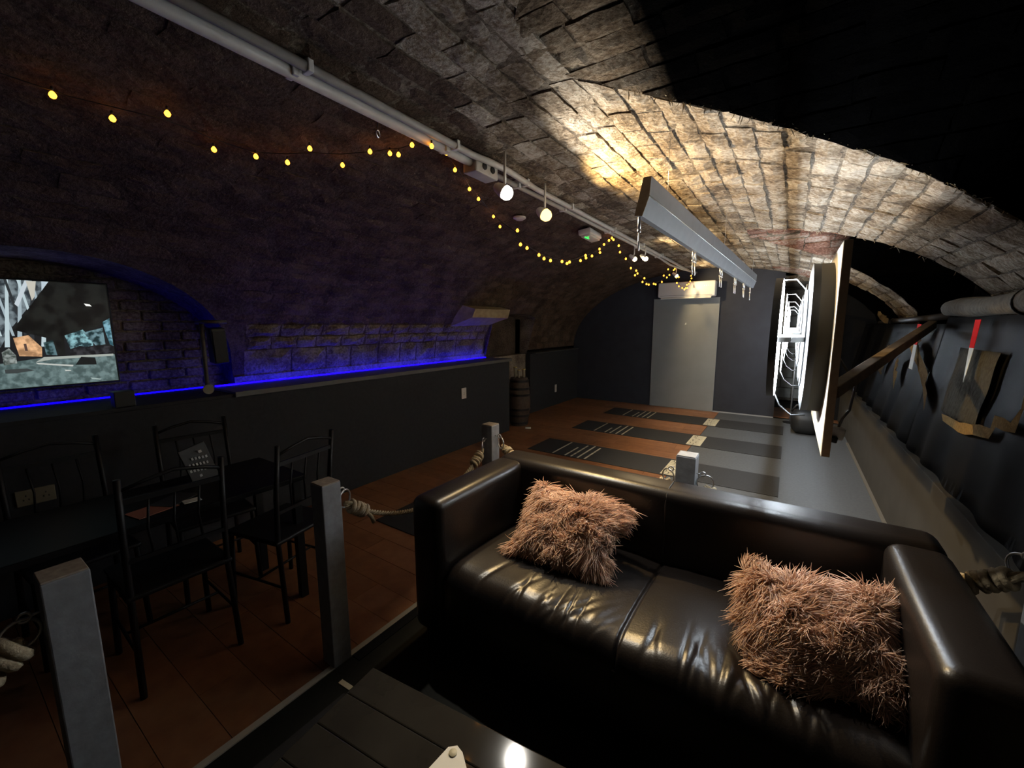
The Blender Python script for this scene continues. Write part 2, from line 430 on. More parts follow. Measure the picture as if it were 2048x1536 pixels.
# dark panelled lower wall with shelf
S_('wainscot_left', bb(-3.94, -3.46, Y0, 5.05, 0, 1.065), M_dgrey)
S_('trim_1', bb(-3.94, -3.43, 1.36, 5.08, 1.065, 1.105, .003), mat('shelf_grey', (.10, .10, .10), .6))
S_('trim_2', bb(-4.12, -3.45, Y0, 1.36, 1.065, 1.09, .003), M_dgrey)
S_('wainscot_far', bb(-4.2, -3.84, 6.27, 8.27, 0, 1.085), M_dgrey)
S_('trim_3', bb(-4.2, -3.80, 6.40, 8.24, 1.085, 1.10, .003), mat('shelf_dark', (.06, .06, .06), .6))
S_('wall_pier', bb(-4.5, -4.06, 6.27, 6.42, 1.08, 2.0), M_stone)
# wedge shaped stone lintel that sticks out of the vault above the ledge
bm = B(); poly(bm, [(-3.86, 4.34, 1.60), (-3.62, 4.46, 1.69), (-3.60, 4.46, 1.83), (-3.66, 4.40, 1.92)]) ; bm.free()
bm = B(); vs = [bm.verts.new(p) for p in ((-3.88, 4.15, 1.56), (-3.46, 4.2, 1.70), (-3.42, 4.22, 1.81), (-3.75, 4.15, 1.90), (-3.88, 5.02, 1.58), (-3.48, 5.05, 1.70), (-3.44, 5.05, 1.82), (-3.75, 5.05, 1.90))]
for q in ((0, 1, 2, 3), (4, 7, 6, 5), (0, 4, 5, 1), (1, 5, 6, 2), (2, 6, 7, 3), (3, 7, 4, 0)): bm.faces.new([vs[i] for i in q])
S_('trim_4', bm, mat('lintel_stone', (.45, .36, .22), .85, noise=(.3, .23, .14), scale=14))
# end wall under the vault: an arched slab
bm = B(); pts = [(-3.94, 0), (-.13, 0)]
pts = [(-4.0, 0.0), (-.14, 0.0), (-.14, zbar(-.14)-.01)]+[(XC+VA*math.cos(t), Z0+VB*math.sin(t)) for t in np.linspace(math.acos((-.14-XC)/VA)+.02, PI, 40)]
poly(bm, [(x, 8.27, z) for x, z in pts], .15, (0, 1, 0)); S_('wall_end', bm, M_endw)
S_('trim_5', bb(-1.10, -.14, 8.245, 8.268, 0, .02), mat('grey_skirt', (.3, .3, .3), .6))
# passage beyond with white painted block wall
wf = S_('wall_far', bb(-.6, 1.5, 10.4, 10.5, 0, 2.6), M_mortar)
for r in range(9):
    x = -.3-(r % 2)*.2
    while x < .45:
        obj('block', bx(B(), (x+.2, 10.39, .16+r*.215), (.385, .04, .20), None, .006, 1), M_wbrick, wf); x += .40
S_('ceiling_far', bb(-.6, 1.5, 8.4, 10.5, 2.3, 2.4), M_mortar)
S_('wall_partition', bb(.50, 1.46, 8.62, 8.72, 0, 2.6), M_black)
S_('wall_passage', bb(-.65, -.55, 8.42, 10.5, 0, 2.5), M_black)
# right side
S_('wall_right', bb(1.46, 1.6, Y0, 10.5, 0, 3.0), M_black)
S_('wainscot_right', bb(.76, 1.46, Y0, 8.6, 0, .68, .004), M_wain)
S_('trim_6', bb(.735, .76, 2.6, 7.0, 0, .012), mat('floor_bead', (.13, .115, .09), .7))
S_('wall_springing', bb(1.28, 1.46, 2.75, 3.92, .68, 1.2), M_stone)
S_('wall_back', bb(-4.6, 1.6, Y0-.15, Y0, 0, 3.0), M_black)
# floors
fl = S_('floor', bb(-4.6, 1.6, Y0, 10.5, -.12, -.014), M_lino)
S_('floor_lino', bb(-1.66, .76, Y0, 2.42, -.013, 0), M_lino)
S_('floor_rubber', bb(-.98, .76, 2.42, 8.26, -.013, .001), M_rubber)
def planks(x0, x1, y0, y1):
    r = 0; y = y0
    while y < y1-.01:
        x = x0-random.uniform(0, 1.1)
        while x < x1:
            a, b = max(x, x0), min(x+1.2, x1)
            if b-a > .03: obj('plank', bb(a+.0012, b-.0012, y+.0012, min(y+.19, y1)-.0012, -.013, random.uniform(-.0006, .0006)), M_wood[random.randrange(3)], fl)
            x += 1.2
        y += .19
planks(-3.46, -1.675, -.6, 2.42); planks(-3.84, -.985, 2.42, 8.265); planks(-.55, 1.45, 8.42, 9.4)
S_('trim_7', bb(-1.685, -1.655, -.6, 2.42, -.005, .006), mat('edge_strip', (.42, .39, .32), .6))
S_('trim_8', bb(-1.655, -1.60, 1.05, 2.35, -.005, .004), M_black)

# ------------------------------------------------------------------ oche mats
def mat_thing(y0, y1, label):
    t = thing('throw_mat', label, 'mat', (-1.35, (y0+y1)/2, .0015), 'dart throwing mats')
    obj('rubber_sheet', bb(-2.73, .02, y0, y1, .0015, .006), M_mat, t)
    for x, f in ((-2.37, 1), (-2.20, .55), (-2.12, .9), (-2.03, 1), (-1.94, .9)):
        bm = B(); yy = y0+.02
        while yy < y0+(y1-y0)*f-.03:
            l_ = random.uniform(.06, .17); bb(x-.011, x+.011, yy, min(yy+l_, y1-.02), .006, .0066, bm=bm); yy += l_+(.012 if f < 1 else .001)
        obj('printed_line', bm, M_cream, t)
    o = obj('printed_panel', bb(-1.06, -.88, y0+.03, y1-.04, .006, .0066), M_cream, t)
    bm = B()                                         # worn script lettering on the panel
    for k in range(9):
        yy = y0+.06+k*.055
        bb(-1.045, -.90+random.uniform(-.04, 0), yy, yy+.006, .0066, .0070, bm=bm)
        xx = -1.03+random.uniform(0, .08); bb(xx, xx+.008, yy, yy+.05, .0066, .0070, bm=bm)
    obj('lettering', bm, M_mat, o)
    return t
mat_thing(7.02, 7.62, 'black striped throwing mat nearest the grey board and end wall')
mat_thing(5.72, 6.33, 'second black striped throwing mat from the end wall')
mat_thing(4.40, 5.00, 'black striped throwing mat right behind the post at sofa back')
tag(obj('dark_mat', bb(-2.73, -1.70, 2.02, 2.62, .001, .006), M_mat), 'plain dark floor mat corner under the sagging rope', 'mat')

# ------------------------------------------------------------------ sofa
t = thing('sofa', 'black leather two seat sofa with rounded arms', 'sofa', (-.46, 1.7, 0))
obj('back', bb(-1.46, .54, 1.985, 2.19, .10, .80, .055, 5), M_leather, t, 50)
obj('arm', bb(-1.465, -1.275, 1.275, 2.03, .10, .79, .05, 5), M_leather, t, 50)
obj('arm', bb(.355, .545, 1.275, 2.03, .10, .79, .05, 5), M_leather, t, 50)
obj('front_panel', bb(-1.29, .37, 1.30, 1.36, .10, .36, .01), M_leather, t, 50)
NX, NY = 360, 60
path = []
for k in range(NY+1):
    u = k/NY
    if u < .62: q = u/.62; path.append((1.99-q*.60, .435+.035*math.sin(PI*min(1, q*1.0)*.55)))
    elif u < .86:
        a = (u-.62)/.24*PI/2; path.append((1.39-.105*math.sin(a), .362+.105*math.cos(a)))
    else: path.append((1.285, .362-(u-.86)/.14*.10))
cre = [(random.gauss(-.72, .12), random.uniform(.002, .007), random.uniform(.007, .016), random.uniform(-.2, .8)) for _ in range(14)]
cre += [(random.gauss(.0, .13), random.uniform(.002, .007), random.uniform(.008, .018), random.uniform(-.5, .3)) for _ in range(13)]
cre += [(random.gauss(-.36, .1), random.uniform(.002, .005), random.uniform(.007, .016), random.uniform(-.2, .5)) for _ in range(6)]
V = []; F = []
for i in range(NX+1):
    x = -1.285+1.65*i/NX
    for k in range(NY+1):
        y, z = path[k]; u = k/NY
        wv = math.exp(-((u-.64)/.13)**2)
        d = 0
        for xi, a, s_, sl in cre: d -= a*wv*math.exp(-((x-xi-sl*(y-1.36))/s_)**2)
        d += .004*wv*math.sin(x*37+3*math.sin(x*9))
        d -= .014*math.exp(-((x+.44)/.006)**2)
        e = 1-max(0, abs(x+.46)-.75)/.075
        d -= .03*(1-min(1, e)**.5 if e < 1 else 0)
        d -= .012*math.exp(-((x+.44)/.09)**2)
        ny_, nz = (0, 1) if u < .62 else ((-math.sin((u-.62)/.24*PI/2), math.cos((u-.62)/.24*PI/2)) if u < .86 else (-1, 0))
        V.append((x, y+ny_*d, z+nz*d))
for i in range(NX):
    for k in range(NY): q = i*(NY+1)+k; F.append((q, q+1, q+NY+2, q+NY+1))
np_obj('seat_cushion', V, F, M_leather, t, True)
bm = B(); tube(bm, [(-.44, 2.02-.155*math.sin(a)*.55-.0, .70+.104*math.cos(a)) for a in np.linspace(-.3, .3, 4)], .002, 6); bm.free()
bm = B(); tube(bm, [(-.44, 2.185, .70), (-.44, 2.175, .775), (-.44, 2.14, .801), (-.44, 2.04, .801), (-.44, 1.998, .78), (-.44, 1.984, .74), (-.44, 1.984, .47)], .004, 6)
obj('back_seam', bm, M_thread, t, True)
for x in (-1.40, .48):
    for y in (1.34, 2.12): obj('foot', lathe(B(), [(.022, 0), (.028, .10)], (x, y, 0), 12), M_blackp, t, True)

# ------------------------------------------------------------------ shaggy cushions
def fur_cushion(c, ax, up, wd, ht, th, label, seed, droop):
    r = np.random.default_rng(seed); c = np.array(c, float); ax = np.array(ax, float); ax /= np.linalg.norm(ax)
    up = np.array(up, float); up -= ax*(up@ax); up /= np.linalg.norm(up); nm = np.cross(ax, up)
    t = thing('fluffy_cushion', label, 'cushion', tuple(c), 'shaggy pink cushions')
    def shell(u, v, s):
        k = (1-np.abs(u)**2.6)**.5*(1-np.abs(v)**2.6)**.5
        pin = 1-.07*(1-np.abs(u)**2)*np.abs(v)-.0
        pu = 1-.07*(1-np.abs(v)**2)*np.abs(u)
        return c+ax*(u*wd/2*pu)[..., None]+up*(v*ht/2*pin)[..., None]+nm*(s*k*th/2)[..., None]
    g = 18; uu, vv = np.meshgrid(np.linspace(-1, 1, g+1), np.linspace(-1, 1, g+1)); V = []; F = []
    for s in (1, -1):
        o = len(V); V += shell(uu, vv, s).reshape(-1, 3).tolist()
        for i in range(g):
            for k in range(g): q = o+i*(g+1)+k; F.append((q, q+1, q+g+2, q+g+1) if s > 0 else (q, q+g+1, q+g+2, q+1))
    np_obj('cover', np.array(V), F, M_furbase, t, True)
    n = 17000; u = r.uniform(-1, 1, n); v = r.uniform(-1, 1, n); s = np.where(r.random(n) < .86, 1., -1.)
    ed = r.random(n) < .16; side = r.integers(0, 4, n)
    u = np.where(ed & (side == 0), 1., np.where(ed & (side == 1), -1., u)); v = np.where(ed & (side == 2), 1., np.where(ed & (side == 3), -1., v))
    P = shell(u, v, s)
    N = nm*s[:, None]*(1-.75*np.maximum(np.abs(u), np.abs(v))**4)[:, None]+ax*(u*np.abs(u)**2)[:, None]*.9+up*(v*np.abs(v)**2)[:, None]*.9
    # clumps share a lean
    K = 60; cu, cv = r.uniform(-1, 1, K), r.uniform(-1, 1, K); lean = r.normal(0, 1, (K, 3))
    wts = np.exp(-((u[:, None]-cu)**2+(v[:, None]-cv)**2)/.045); wts /= wts.sum(1, keepdims=True); fl_ = wts @ lean; fl_ /= np.maximum(.55, np.linalg.norm(fl_, axis=1, keepdims=True))
    K2 = 500; c2 = r.uniform(-1, 1, (K2, 2)); l2 = r.normal(0, 1, (K2, 3)); ci2 = np.argmin((u[:, None]-c2[:, 0])**2+(v[:, None]-c2[:, 1])**2, 1)
    D = N*.42+fl_*.60+l2[ci2]*.16+r.normal(0, .09, (n, 3))+np.array((0, 0, -droop))
    D /= np.linalg.norm(D, axis=1, keepdims=True)
    bad = (D*N).sum(1) < .10; D = np.where(bad[:, None], D+N*.5, D); D /= np.linalg.norm(D, axis=1, keepdims=True)
    L_ = r.uniform(.050, .082, n); curl = fl_[:, [1, 2, 0]]*.5+l2[ci2][:, [2, 0, 1]]*.25+r.normal(0, .32, (n, 3))+np.array((0, 0, -.45))-N*.55
    Sd = np.cross(D, r.normal(0, 1, (n, 3))); Sd /= np.linalg.norm(Sd, axis=1, keepdims=True); Tt = np.cross(D, Sd)
    ph_ = r.uniform(0, 6.28, n); V = []; rings = 6
    for k in range(rings):
        q = k/(rings-1); ctr = P+D*(L_*q)[:, None]+curl*(L_*q*q*.55)[:, None]+Sd*(np.sin(q*5+ph_)*.004*q)[:, None]; wdt = np.array([.0014, .0021, .0023, .0020, .0014, .0004])[k]
        for a in range(3): V.append(ctr+Sd*wdt*math.cos(2*PI*a/3)+Tt*wdt*math.sin(2*PI*a/3))
    V = np.stack(V, 1).reshape(-1, 3); base = np.arange(n)*rings*3; F = []
    for k in range(rings-1):
        for a in range(3):
            b = (a+1) % 3; F.append(np.stack([base+k*3+a, base+k*3+b, base+k*3+3+b, base+k*3+3+a], 1))
    F = np.concatenate(F)
    o = np_obj('fur', V, F, M_fur, t, True); struct(o, 'stuff')
fur_cushion((-.845, 1.75, .605), (1, .0, -.03), (0.0, .80, .60), .47, .37, .15, 'shaggy pink cushion in the left corner of the sofa', 3, .25)
fur_cushion((.165, 1.60, .575), (.97, .17, .07), (-.03, .72, .64), .42, .37, .17, 'shaggy pink cushion leaning against the right sofa arm', 5, .3)

# ------------------------------------------------------------------ posts, rings and ropes
def ring_pts(c, r, ax, n=20):
    ax = Vector(ax).normalized(); a = ax.orthogonal().normalized(); b = ax.cross(a)
    return [Vector(c)+a*r*math.cos(2*PI*k/n)+b*r*math.sin(2*PI*k/n) for k in range(n)]
def post(x, y, top, label, eyes, wd=.092):
    t = thing('rail_post', label, 'post', (x, y, 0), 'grey rope barrier posts')
    obj('shaft', bb(x-wd/2, x+wd/2, y-wd/2, y+wd/2, 0, top-.004, .004, 2), M_post, t)
    obj('top', bx(B(), (x, y, top-.002), (wd-.004, wd-.004, .006), None, .002), M_endgrain if x < -1 else M_post, t)
    for dx, dy, z, dr in eyes:
        d = Vector((dx, dy, 0)); p = Vector((x, y, z))+d*(wd/2)
        bm = B(); tube(bm, [p-d*.004, p+d*.02], .004, 8); tube(bm, ring_pts(p+d*.032, .013, (dy, dx, 0) if abs(dx) < .5 else (0, 1, 0)), .004, 6, True)
        obj('screw_eye', bm, M_steel, t, True)
        bm = B(); tube(bm, ring_pts(p+d*.045+Vector((0, 0, -.045)), .042, dr), .0045, 8, True)
        obj('ring', bm, M_steel, t, True)
    return t
post(-1.70, .18, .90, 'grey barrier post in the left foreground, cut by the frame bottom', [(0, -1, .80, (1, .2, 0))], .10)
post(-1.70, 1.00, .90, 'grey barrier post standing left of the sofa arm', [(0, 1, .83, (1, .4, 0))], .092)
post(-1.735, 2.29, .90, 'grey barrier post behind the left sofa arm, near the keg', [(1, 0, .82, (.5, 1, 0)), (0, -1, .80, (1, .6, 0))], .092)
post(-.415, 2.33, .90, 'grey barrier post behind the middle of the sofa back', [(-1, 0, .80, (.6, 1, 0)), (1, 0, .80, (-.3, 1, 0))], .10)
post(.735, 1.88, 1.0, 'grey barrier post at right frame edge by the low wall', [(-.6, .8, .86, (.9, .5, 0)), ], .09)
def catenary(a, b, sag, n=30):
    a, b = Vector(a), Vector(b); return [a.lerp(b, k/n)-Vector((0, 0, sag*4*(k/n)*(1-k/n))) for k in range(n+1)]
def twisted(pts, r, pitch=.055):
    pts = [Vector(p) for p in pts]; L_ = [0]
    for a, b in zip(pts, pts[1:]): L_.append(L_[-1]+(b-a).length)
    n = max(8, int(L_[-1]/.006)); bm = B()
    P = [Vector([np.interp(L_[-1]*k/n, L_, [p[i] for p in pts]) for i in range(3)]) for k in range(n+1)]
    for s in range(3):
        out = []
        for k, p in enumerate(P):
            tg = (P[min(k+1, n)]-P[max(k-1, 0)]).normalized(); a = tg.cross(Vector((0, .1, 1))).normalized(); b = a.cross(tg)
            an = 2*PI*(L_[-1]*k/n/pitch)+s*2*PI/3; out.append(p+(a*math.cos(an)+b*math.sin(an))*r*.55)
        tube(bm, out, r*.56, 6)
    return bm
def knot(c, d, r, turns, R, parent):
    """lashing coils around the tied rope end"""
    d = Vector(d).normalized(); bm = B()
    for k in range(turns):
        tl = Vector((random.uniform(-.3, .3), random.uniform(-.3, .3), random.uniform(-.3, .3)))
        tube(bm, ring_pts(Vector(c)+d*(k-(turns-1)/2)*r*1.9, R, d+tl, 16), r, 7, True)
    e = Vector(c)+d*turns*r; tube(bm, [e, e+d*.03+Vector((.01, 0, -.02)), e+d*.045+Vector((.012, 0, -.045))], r*.9, 7)
    obj('knot', bm, M_rope, parent, True)
def rope(a, b, sag, r, label, via=None):
    t = thing('barrier_rope', label, 'rope', tuple(a), 'natural rope barrier')
    a, b = Vector(a), Vector(b); d = (b-a).normalized()
    obj('strand_twist', twisted(catenary(a, b, sag) if not via else catenary(a, via, sag)+catenary(via, b, .02, 10)[1:], r), M_rope, t, True)
    ka = a+d*.07+Vector((0, 0, -.045)); kb = b-d*.07+Vector((0, 0, -.045))
    for c, e in ((ka, d), (kb, -d)):
        knot(c, e+Vector((0, 0, -.7)), r*.95, 5, r*2.1, t)
        s_ = a if c is ka else b
        bm = B(); tube(bm, [s_+Vector((0, 0, .01)), s_.lerp(c, .5)+Vector((.012, .012, .014)), c], .010, 7); tube(bm, [s_+Vector((0, 0, .01)), s_.lerp(c, .5)-Vector((.012, .012, .016)), c], .010, 7)
        obj('loop', bm, M_rope, t, True)
    return t
rope((-1.70, 1.09, .755), (-1.735, 2.20, .725), .20, .012, 'natural rope sagging between the posts left of the sofa')
rope((-1.645, 2.31, .745), (-.505, 2.34, .725), .14, .012, 'natural rope strung behind the left half of the sofa back')
rope((-.32, 2.34, .725), (.69, 1.945, .785), .12, .013, 'natural rope strung behind the right half of the sofa back', Vector((.62, 2.27, .60)))
rope((-1.70, .085, .735), (-1.66, -1.1, .73), .18, .018, 'thick pale rope knotted at the left foreground post')

# ------------------------------------------------------------------ coffee table in front
tb = thing('coffee_table', 'low dark glossy coffee table in front of sofa', 'table', (-.55, .45, 0))
rz = Matrix.Rotation(math.radians(6.5), 3, 'Z')
def tl(x, y, z): v = rz @ Vector((x, y, 0)); return (-1.09+v.x, .765+v.y, z)
for k in range(6):
    bm = B(); bx(bm, tl(.70, -.055-k*.11, .435), (1.40, .1095, .03), rz, .004); obj('plank', bm, M_table, tb)
obj('apron', bx(B(), tl(.70, -.33, .39), (1.28, .54, .06), rz, .004), M_blackp, tb)
for x in (.08, 1.32):
    for y in (-.08, -.58): obj('leg', bx(B(), tl(x, y, .185), (.055, .055, .37), rz, .004), M_blackp, tb)
cd = thing('table_sign', 'white clipped-corner card with round stud lying on coffee table', 'sign', (-.64, .66, .45))
bm = B(); poly(bm, [(-.690, .705, .4505), (-.672, .722, .4505), (-.648, .716, .4505), (-.575, .665, .4505), (-.60, .56, .4505), (-.70, .57, .4505)], .006, (0, 0, 1)); obj('plate', bm, M_card, cd)
obj('stud', lathe(B(), [(.011, 0), (.011, .003), (.006, .005), (.002, .005)], (-.668, .700, .4565), 16), mat('stud_cream', (.45, .42, .3), .5), cd, 40)

# floor marks beside post
tag(obj('floor_tape', bx(B(), (-1.535, .932, .002), (.075, .022, .003), Matrix.Rotation(.06, 3, 'Z')), M_cream), 'upper short piece of cream tape at foot of the post', 'tape')
tag(obj('floor_tape', bx(B(), (-1.445, .938, .002), (.06, .022, .003), Matrix.Rotation(.06, 3, 'Z')), M_cream), 'lower short piece of cream tape nearer the coffee table', 'tape')
dm = thing('door_mat', 'black door mat with pale edging beside the foreground post', 'mat', (-1.42, .45, 0))
obj('pile', bb(-1.50, -1.345, -.1, .90, .001, .008), M_mat, dm)
obj('edging', bb(-1.345, -1.335, -.1, .94, .001, .009), mat('mat_edging', (.14, .14, .14), .6), dm)

# ------------------------------------------------------------------ left dining table and chairs
tt_ = thing('bar_table', 'long dark table along the left wall', 'table', (-2.6, .4, 0))
obj('tabletop', bb(-2.82, -2.26, -.45, 1.22, .72, .75, .006), M_bartop, tt_)
for x in (-2.78, -2.30):
    for y in (-.4, 1.17): obj('leg', bb(x-.02, x+.02, y-.02, y+.02, 0, .72), M_blackm, tt_)
def chair(label):
    t = thing('metal_chair', label, 'chair', (0, 0, 0), 'black metal chairs around the left table')
    obj('seat', bx(B(), (0, 0, .45), (.40, .40, .025), None, .01), M_blackm, t)
    for x in (-.18, .18):
        bm = B(); tube(bm, [(x, -.18, .45), (x*1.05, -.2, 0)], .013, 8); obj('leg', bm, M_blackm, t, True)
        bm = B(); tube(bm, [(x*1.05, .22, 0), (x, .185, .45), (x, .20, .70), (x, .24, .99)], .013, 8); obj('leg', bm, M_blackm, t, True)
    bm = B(); tube(bm, [(-.18, .235, .94), (-.1, .243, .965), (0, .245, .985), (.1, .243, .965), (.18, .235, .94)], .008, 8); obj('top_rail', bm, M_blackm, t, True)
    obj('back_rail', bx(B(), (0, .228, .89), (.36, .012, .022)), M_blackm, t)
    obj('back_rail', bx(B(), (0, .20, .62), (.36, .012, .018)), M_blackm, t)
    for x in (-.09, 0, .09):
        bm = B(); tube(bm, [(x, .20, .62), (x+.01, .212, .75), (x, .228, .88)], .005, 6); obj('spindle', bm, M_blackm, t, True)
    bm = B(); tube(bm, [(-.18, 0, .2), (.18, 0, .2)], .007, 6); tube(bm, [(-.185, -.19, .2), (-.185, .2, .2)], .007, 6); tube(bm, [(.185, -.19, .2), (.185, .2, .2)], .007, 6)
    obj('stretcher', bm, M_blackm, t, True)
    return t
c0 = chair('black metal chair in front of table beside the grey post')
CH = [(-2.40, 1.13, -1.35, None), (-2.42, .60, -1.6, 'black metal chair pushed in front of table, left of the post chair'),
      (-2.95, .96, 1.45, 'black metal chair between table and wall holding the menu board'),
      (-2.97, .38, 1.62, 'black metal chair between table and wall, nearest the wall socket')]
for k, (x, y, a, lb) in enumerate(CH):
    c = c0 if k == 0 else copy_tree(c0)
    c.location = (x, y, 0); c.rotation_euler = (0, 0, a)
    if lb: c['label'] = lb
mb = thing('menu_board', 'small black menu board propped on table, chalk lettering', 'sign', (-2.62, .83, .75))
obj('board', bx(B(), (-2.62, .83, .845), (.012, .13, .23), Euler((.22, -.15, .1)).to_matrix(), .003), M_blackp, mb)
bm = B()
for k, (n, w_) in enumerate(((1, .02), (5, .012), (6, .010), (5, .012), (3, .016))):
    for i in range(n): bx(bm, (-2.612+.0045*k*.3, .835-.02*k*.3+(i-(n-1)/2)*.016, .925-.033*k), (.003, w_*.8, .014), Euler((.22, -.15, .1)).to_matrix())
obj('lettering', bm, M_chalk, mb)
obj('green_band', bx(B(), (-2.608, .86, .765), (.004, .12, .03), Euler((.22, -.15, .1)).to_matrix()), M_green, mb)
for k, (x, y, a, m_, lb) in enumerate(((-2.40, .56, .2, M_orange, 'orange printed menu lying open on the table'), (-2.45, .66, .5, M_blackp, 'dark menu folder lying beside the orange menu'), (-2.36, .70, -.1, M_card, 'small pale menu slip on the near table edge'))):
    tag(obj('menu', bx(B(), (x, y, .7525+.002*k), (.12 if k < 2 else .05, .16 if k < 2 else .07, .004), Matrix.Rotation(a, 3, 'Z'), .001), m_), lb, 'menu')

# ------------------------------------------------------------------ television
tv = thing('television', 'wide flat television showing a street scene in the alcove', 'television', (-4.0, .25, 1.55))
TY0, TY1, TZ0, TZ1 = -.34, .845, 1.215, 1.885
obj('housing', bb(-4.06, -4.005, TY0-.012, TY1+.012, TZ0-.014, TZ1+.012, .006), M_blackp, tv)
def tvp(px, py):
    fx = px/(218+11*((py-572)/188)); yt = 557+15*px/218; yb = 773-13*px/229
    return (.335+fx*(TY1-.335), TZ0+(yb-py)/(yb-yt)*(TZ1-TZ0))
lay = [0]
def tvpoly(pts, col, e, raw=False):
    lay[0] += 1; bm = B(); x = -4.0045+lay[0]*.00006
    q = pts if raw else [tvp(*p) for p in pts]
    q = [(min(max(a, TY0), TY1), min(max(b, TZ0), TZ1)) for a, b in q]
    poly(bm, [(x, a, b) for a, b in q]); return bm, col, e
def tv_grain(name, c1, c2, scale, e):
    M = bpy.data.materials.new('tv_'+name); M.use_nodes = True; nt = M.node_tree; b = nt.nodes['Principled BSDF']
    b.inputs['Base Color'].default_value = (.02, .02, .02, 1); tc = nt.nodes.new('ShaderNodeTexCoord'); n = nt.nodes.new('ShaderNodeTexNoise'); n.inputs['Scale'].default_value = scale; n.inputs['Detail'].default_value = 6
    q = nt.nodes.new('ShaderNodeValToRGB'); q.color_ramp.elements[0].position = .42; q.color_ramp.elements[1].position = .60; q.color_ramp.elements[0].color = (*c1, 1); q.color_ramp.elements[1].color = (*c2, 1)
    nt.links.new(tc.outputs['Object'], n.inputs['Vector']); nt.links.new(n.outputs['Fac'], q.inputs['Fac']); nt.links.new(q.outputs['Color'], b.inputs['Emission Color']); b.inputs['Emission Strength'].default_value = e
    return M
GRAIN = {'tree_a': ((.01, .03, .03), 34), 'tree_b': ((.02, .05, .06), 34), 'tree_c': ((.01, .03, .035), 34), 'tree_d': ((.03, .10, .13), 34), 'road': ((.07, .11, .11), 26), 'sky': ((.03, .04, .05), 22), 'bridge': ((.004, .004, .004), 12), 'hedge': ((.008, .008, .01), 30), 'bush': ((.06, .08, .07), 40), 'house': ((.40, .22, .11), 20)}
def add(name, pts, col, e=1.0, raw=False):
    bm, c, e = tvpoly(pts, col, e, raw); o = obj('screen' if name == 'screen' else 'picture_area', bm, tv_grain(name, GRAIN[name][0], tuple(c_*1.35 for c_ in col), GRAIN[name][1], TV_E*e) if name in GRAIN else emitter('tv_'+name, col, TV_E*e), tv)
add('screen', [(TY0, TZ0), (TY1, TZ0), (TY1, TZ1), (TY0, TZ1)], (.012, .013, .015), 1, True)
add('sky', [(TY0, 1.40), tvp(0, 690), tvp(22, 655), tvp(104, 562), (TY0, TZ1)], (.16, .20, .22), 1, True)
for k in range(10):
    x = -6+k*11; random.seed(40+k)
    add('lattice_a%d' % (k % 3), [(x, 557), (x+5, 557), (x+5-16, 690), (x-20, 690)] if k % 2 else [(x-14, 557), (x-9, 557), (x+12, 668), (x+7, 668)], ((.55, .68, .72), (.03, .035, .04), (.40, .50, .55))[k % 3])
add('girder', [(60, 560), (68, 560), (42, 612), (36, 606)], (.60, .68, .74)); add('girder2', [(62, 562), (80, 563), (74, 592), (68, 600)], (.62, .60, .52)); add('girder3', [(90, 563), (104, 563), (88, 582)], (.55, .66, .74))
add('bridge', [(103, 563), (218, 572), (221, 640), (190, 655), (120, 668), (118, 708), (100, 708), (96, 676), (26, 656)], (.010, .011, .010))
add('lamp', [(168, 607), (180, 609), (184, 613), (172, 612)], (1, 1, .95), 1.2)
add('house', [(24, 672), (52, 667), (60, 676), (74, 692), (72, 710), (30, 708)], (.72, .42, .22)); add('housewin', [(41, 684), (46, 684), (47, 698), (42, 698)], (.1, .06, .05))
add('tree_a', [(78, 682), (97, 678), (102, 708), (80, 706)], (.09, .16, .18)); add('tree_b', [(121, 669), (160, 658), (178, 680), (179, 695), (150, 690), (130, 696)], (.22, .42, .46)); add('tree_c', [(160, 664), (203, 655), (206, 688), (184, 690)], (.13, .22, .25)); add('tree_d', [(204, 644), (220, 637), (224, 692), (216, 688), (208, 662)], (.18, .36, .44))
add('hedge', [(128, 697), (180, 690), (223, 692), (224, 706), (128, 709)], (.03, .03, .035))
add('road', [(TY0, TZ0), (TY1, TZ0), tvp(225, 708), tvp(75, 712), tvp(0, 722), (TY0, 1.36)], (.13, .19, .19), 1, True)
add('kerb', [(58, 721), (75, 711), (222, 707), (222, 711), (90, 716)], (.42, .46, .42)); add('line_a', [(58, 722), (132, 728), (130, 731), (62, 725)], (.6, .62, .58)); add('shadow', [(136, 728), (150, 712), (180, 714), (182, 728)], (.01, .012, .012))
add('puddle', [(0, 734), (40, 733), (54, 737), (20, 742), (0, 742)], (.05, .06, .06)); add('line_b', [(112, 737), (124, 738), (126, 740), (114, 740)], (.6, .62, .58)); add('line_c', [(165, 754), (190, 757), (186, 759), (168, 757)], (.4, .5, .48))
add('bush', [(0, 700), (14, 692), (24, 706), (24, 722), (0, 726)], (.25, .28, .27))
random.seed(11)

# ------------------------------------------------------------------ blue strip light, box, pipe, speaker on the ledge
sl = thing('strip_light', 'blue LED strip glowing along the left wall ledge', 'light', (-3.8, 3.2, 1.11))
obj('diode_tape', bb(-3.90, -3.86, 1.40, 5.0, 1.107, 1.113), M_blue, sl)
obj('diode_tape', bb(-4.04, -4.0, -.7, 1.38, 1.092, 1.098), emitter('strip_blue_dim', (.002, 0, 1.0), BLUE_E*.30), sl)
tag(obj('ledge_box', bb(-3.56, -3.47, .70, .80, 1.09, 1.19, .004), M_blackp), 'small black box standing on ledge below the television', 'box')
pp = thing('drain_pipe', 'grey downpipe with round capped end above the ledge', 'pipe', (-3.62, 1.24, 1.1))
bm = B(); tube(bm, [(-3.66, 1.27, 1.62), (-3.64, 1.26, 1.40), (-3.60, 1.245, 1.20), (-3.56, 1.235, 1.14)], .016, 12); obj('shaft', bm, M_plyedge2, pp, True)
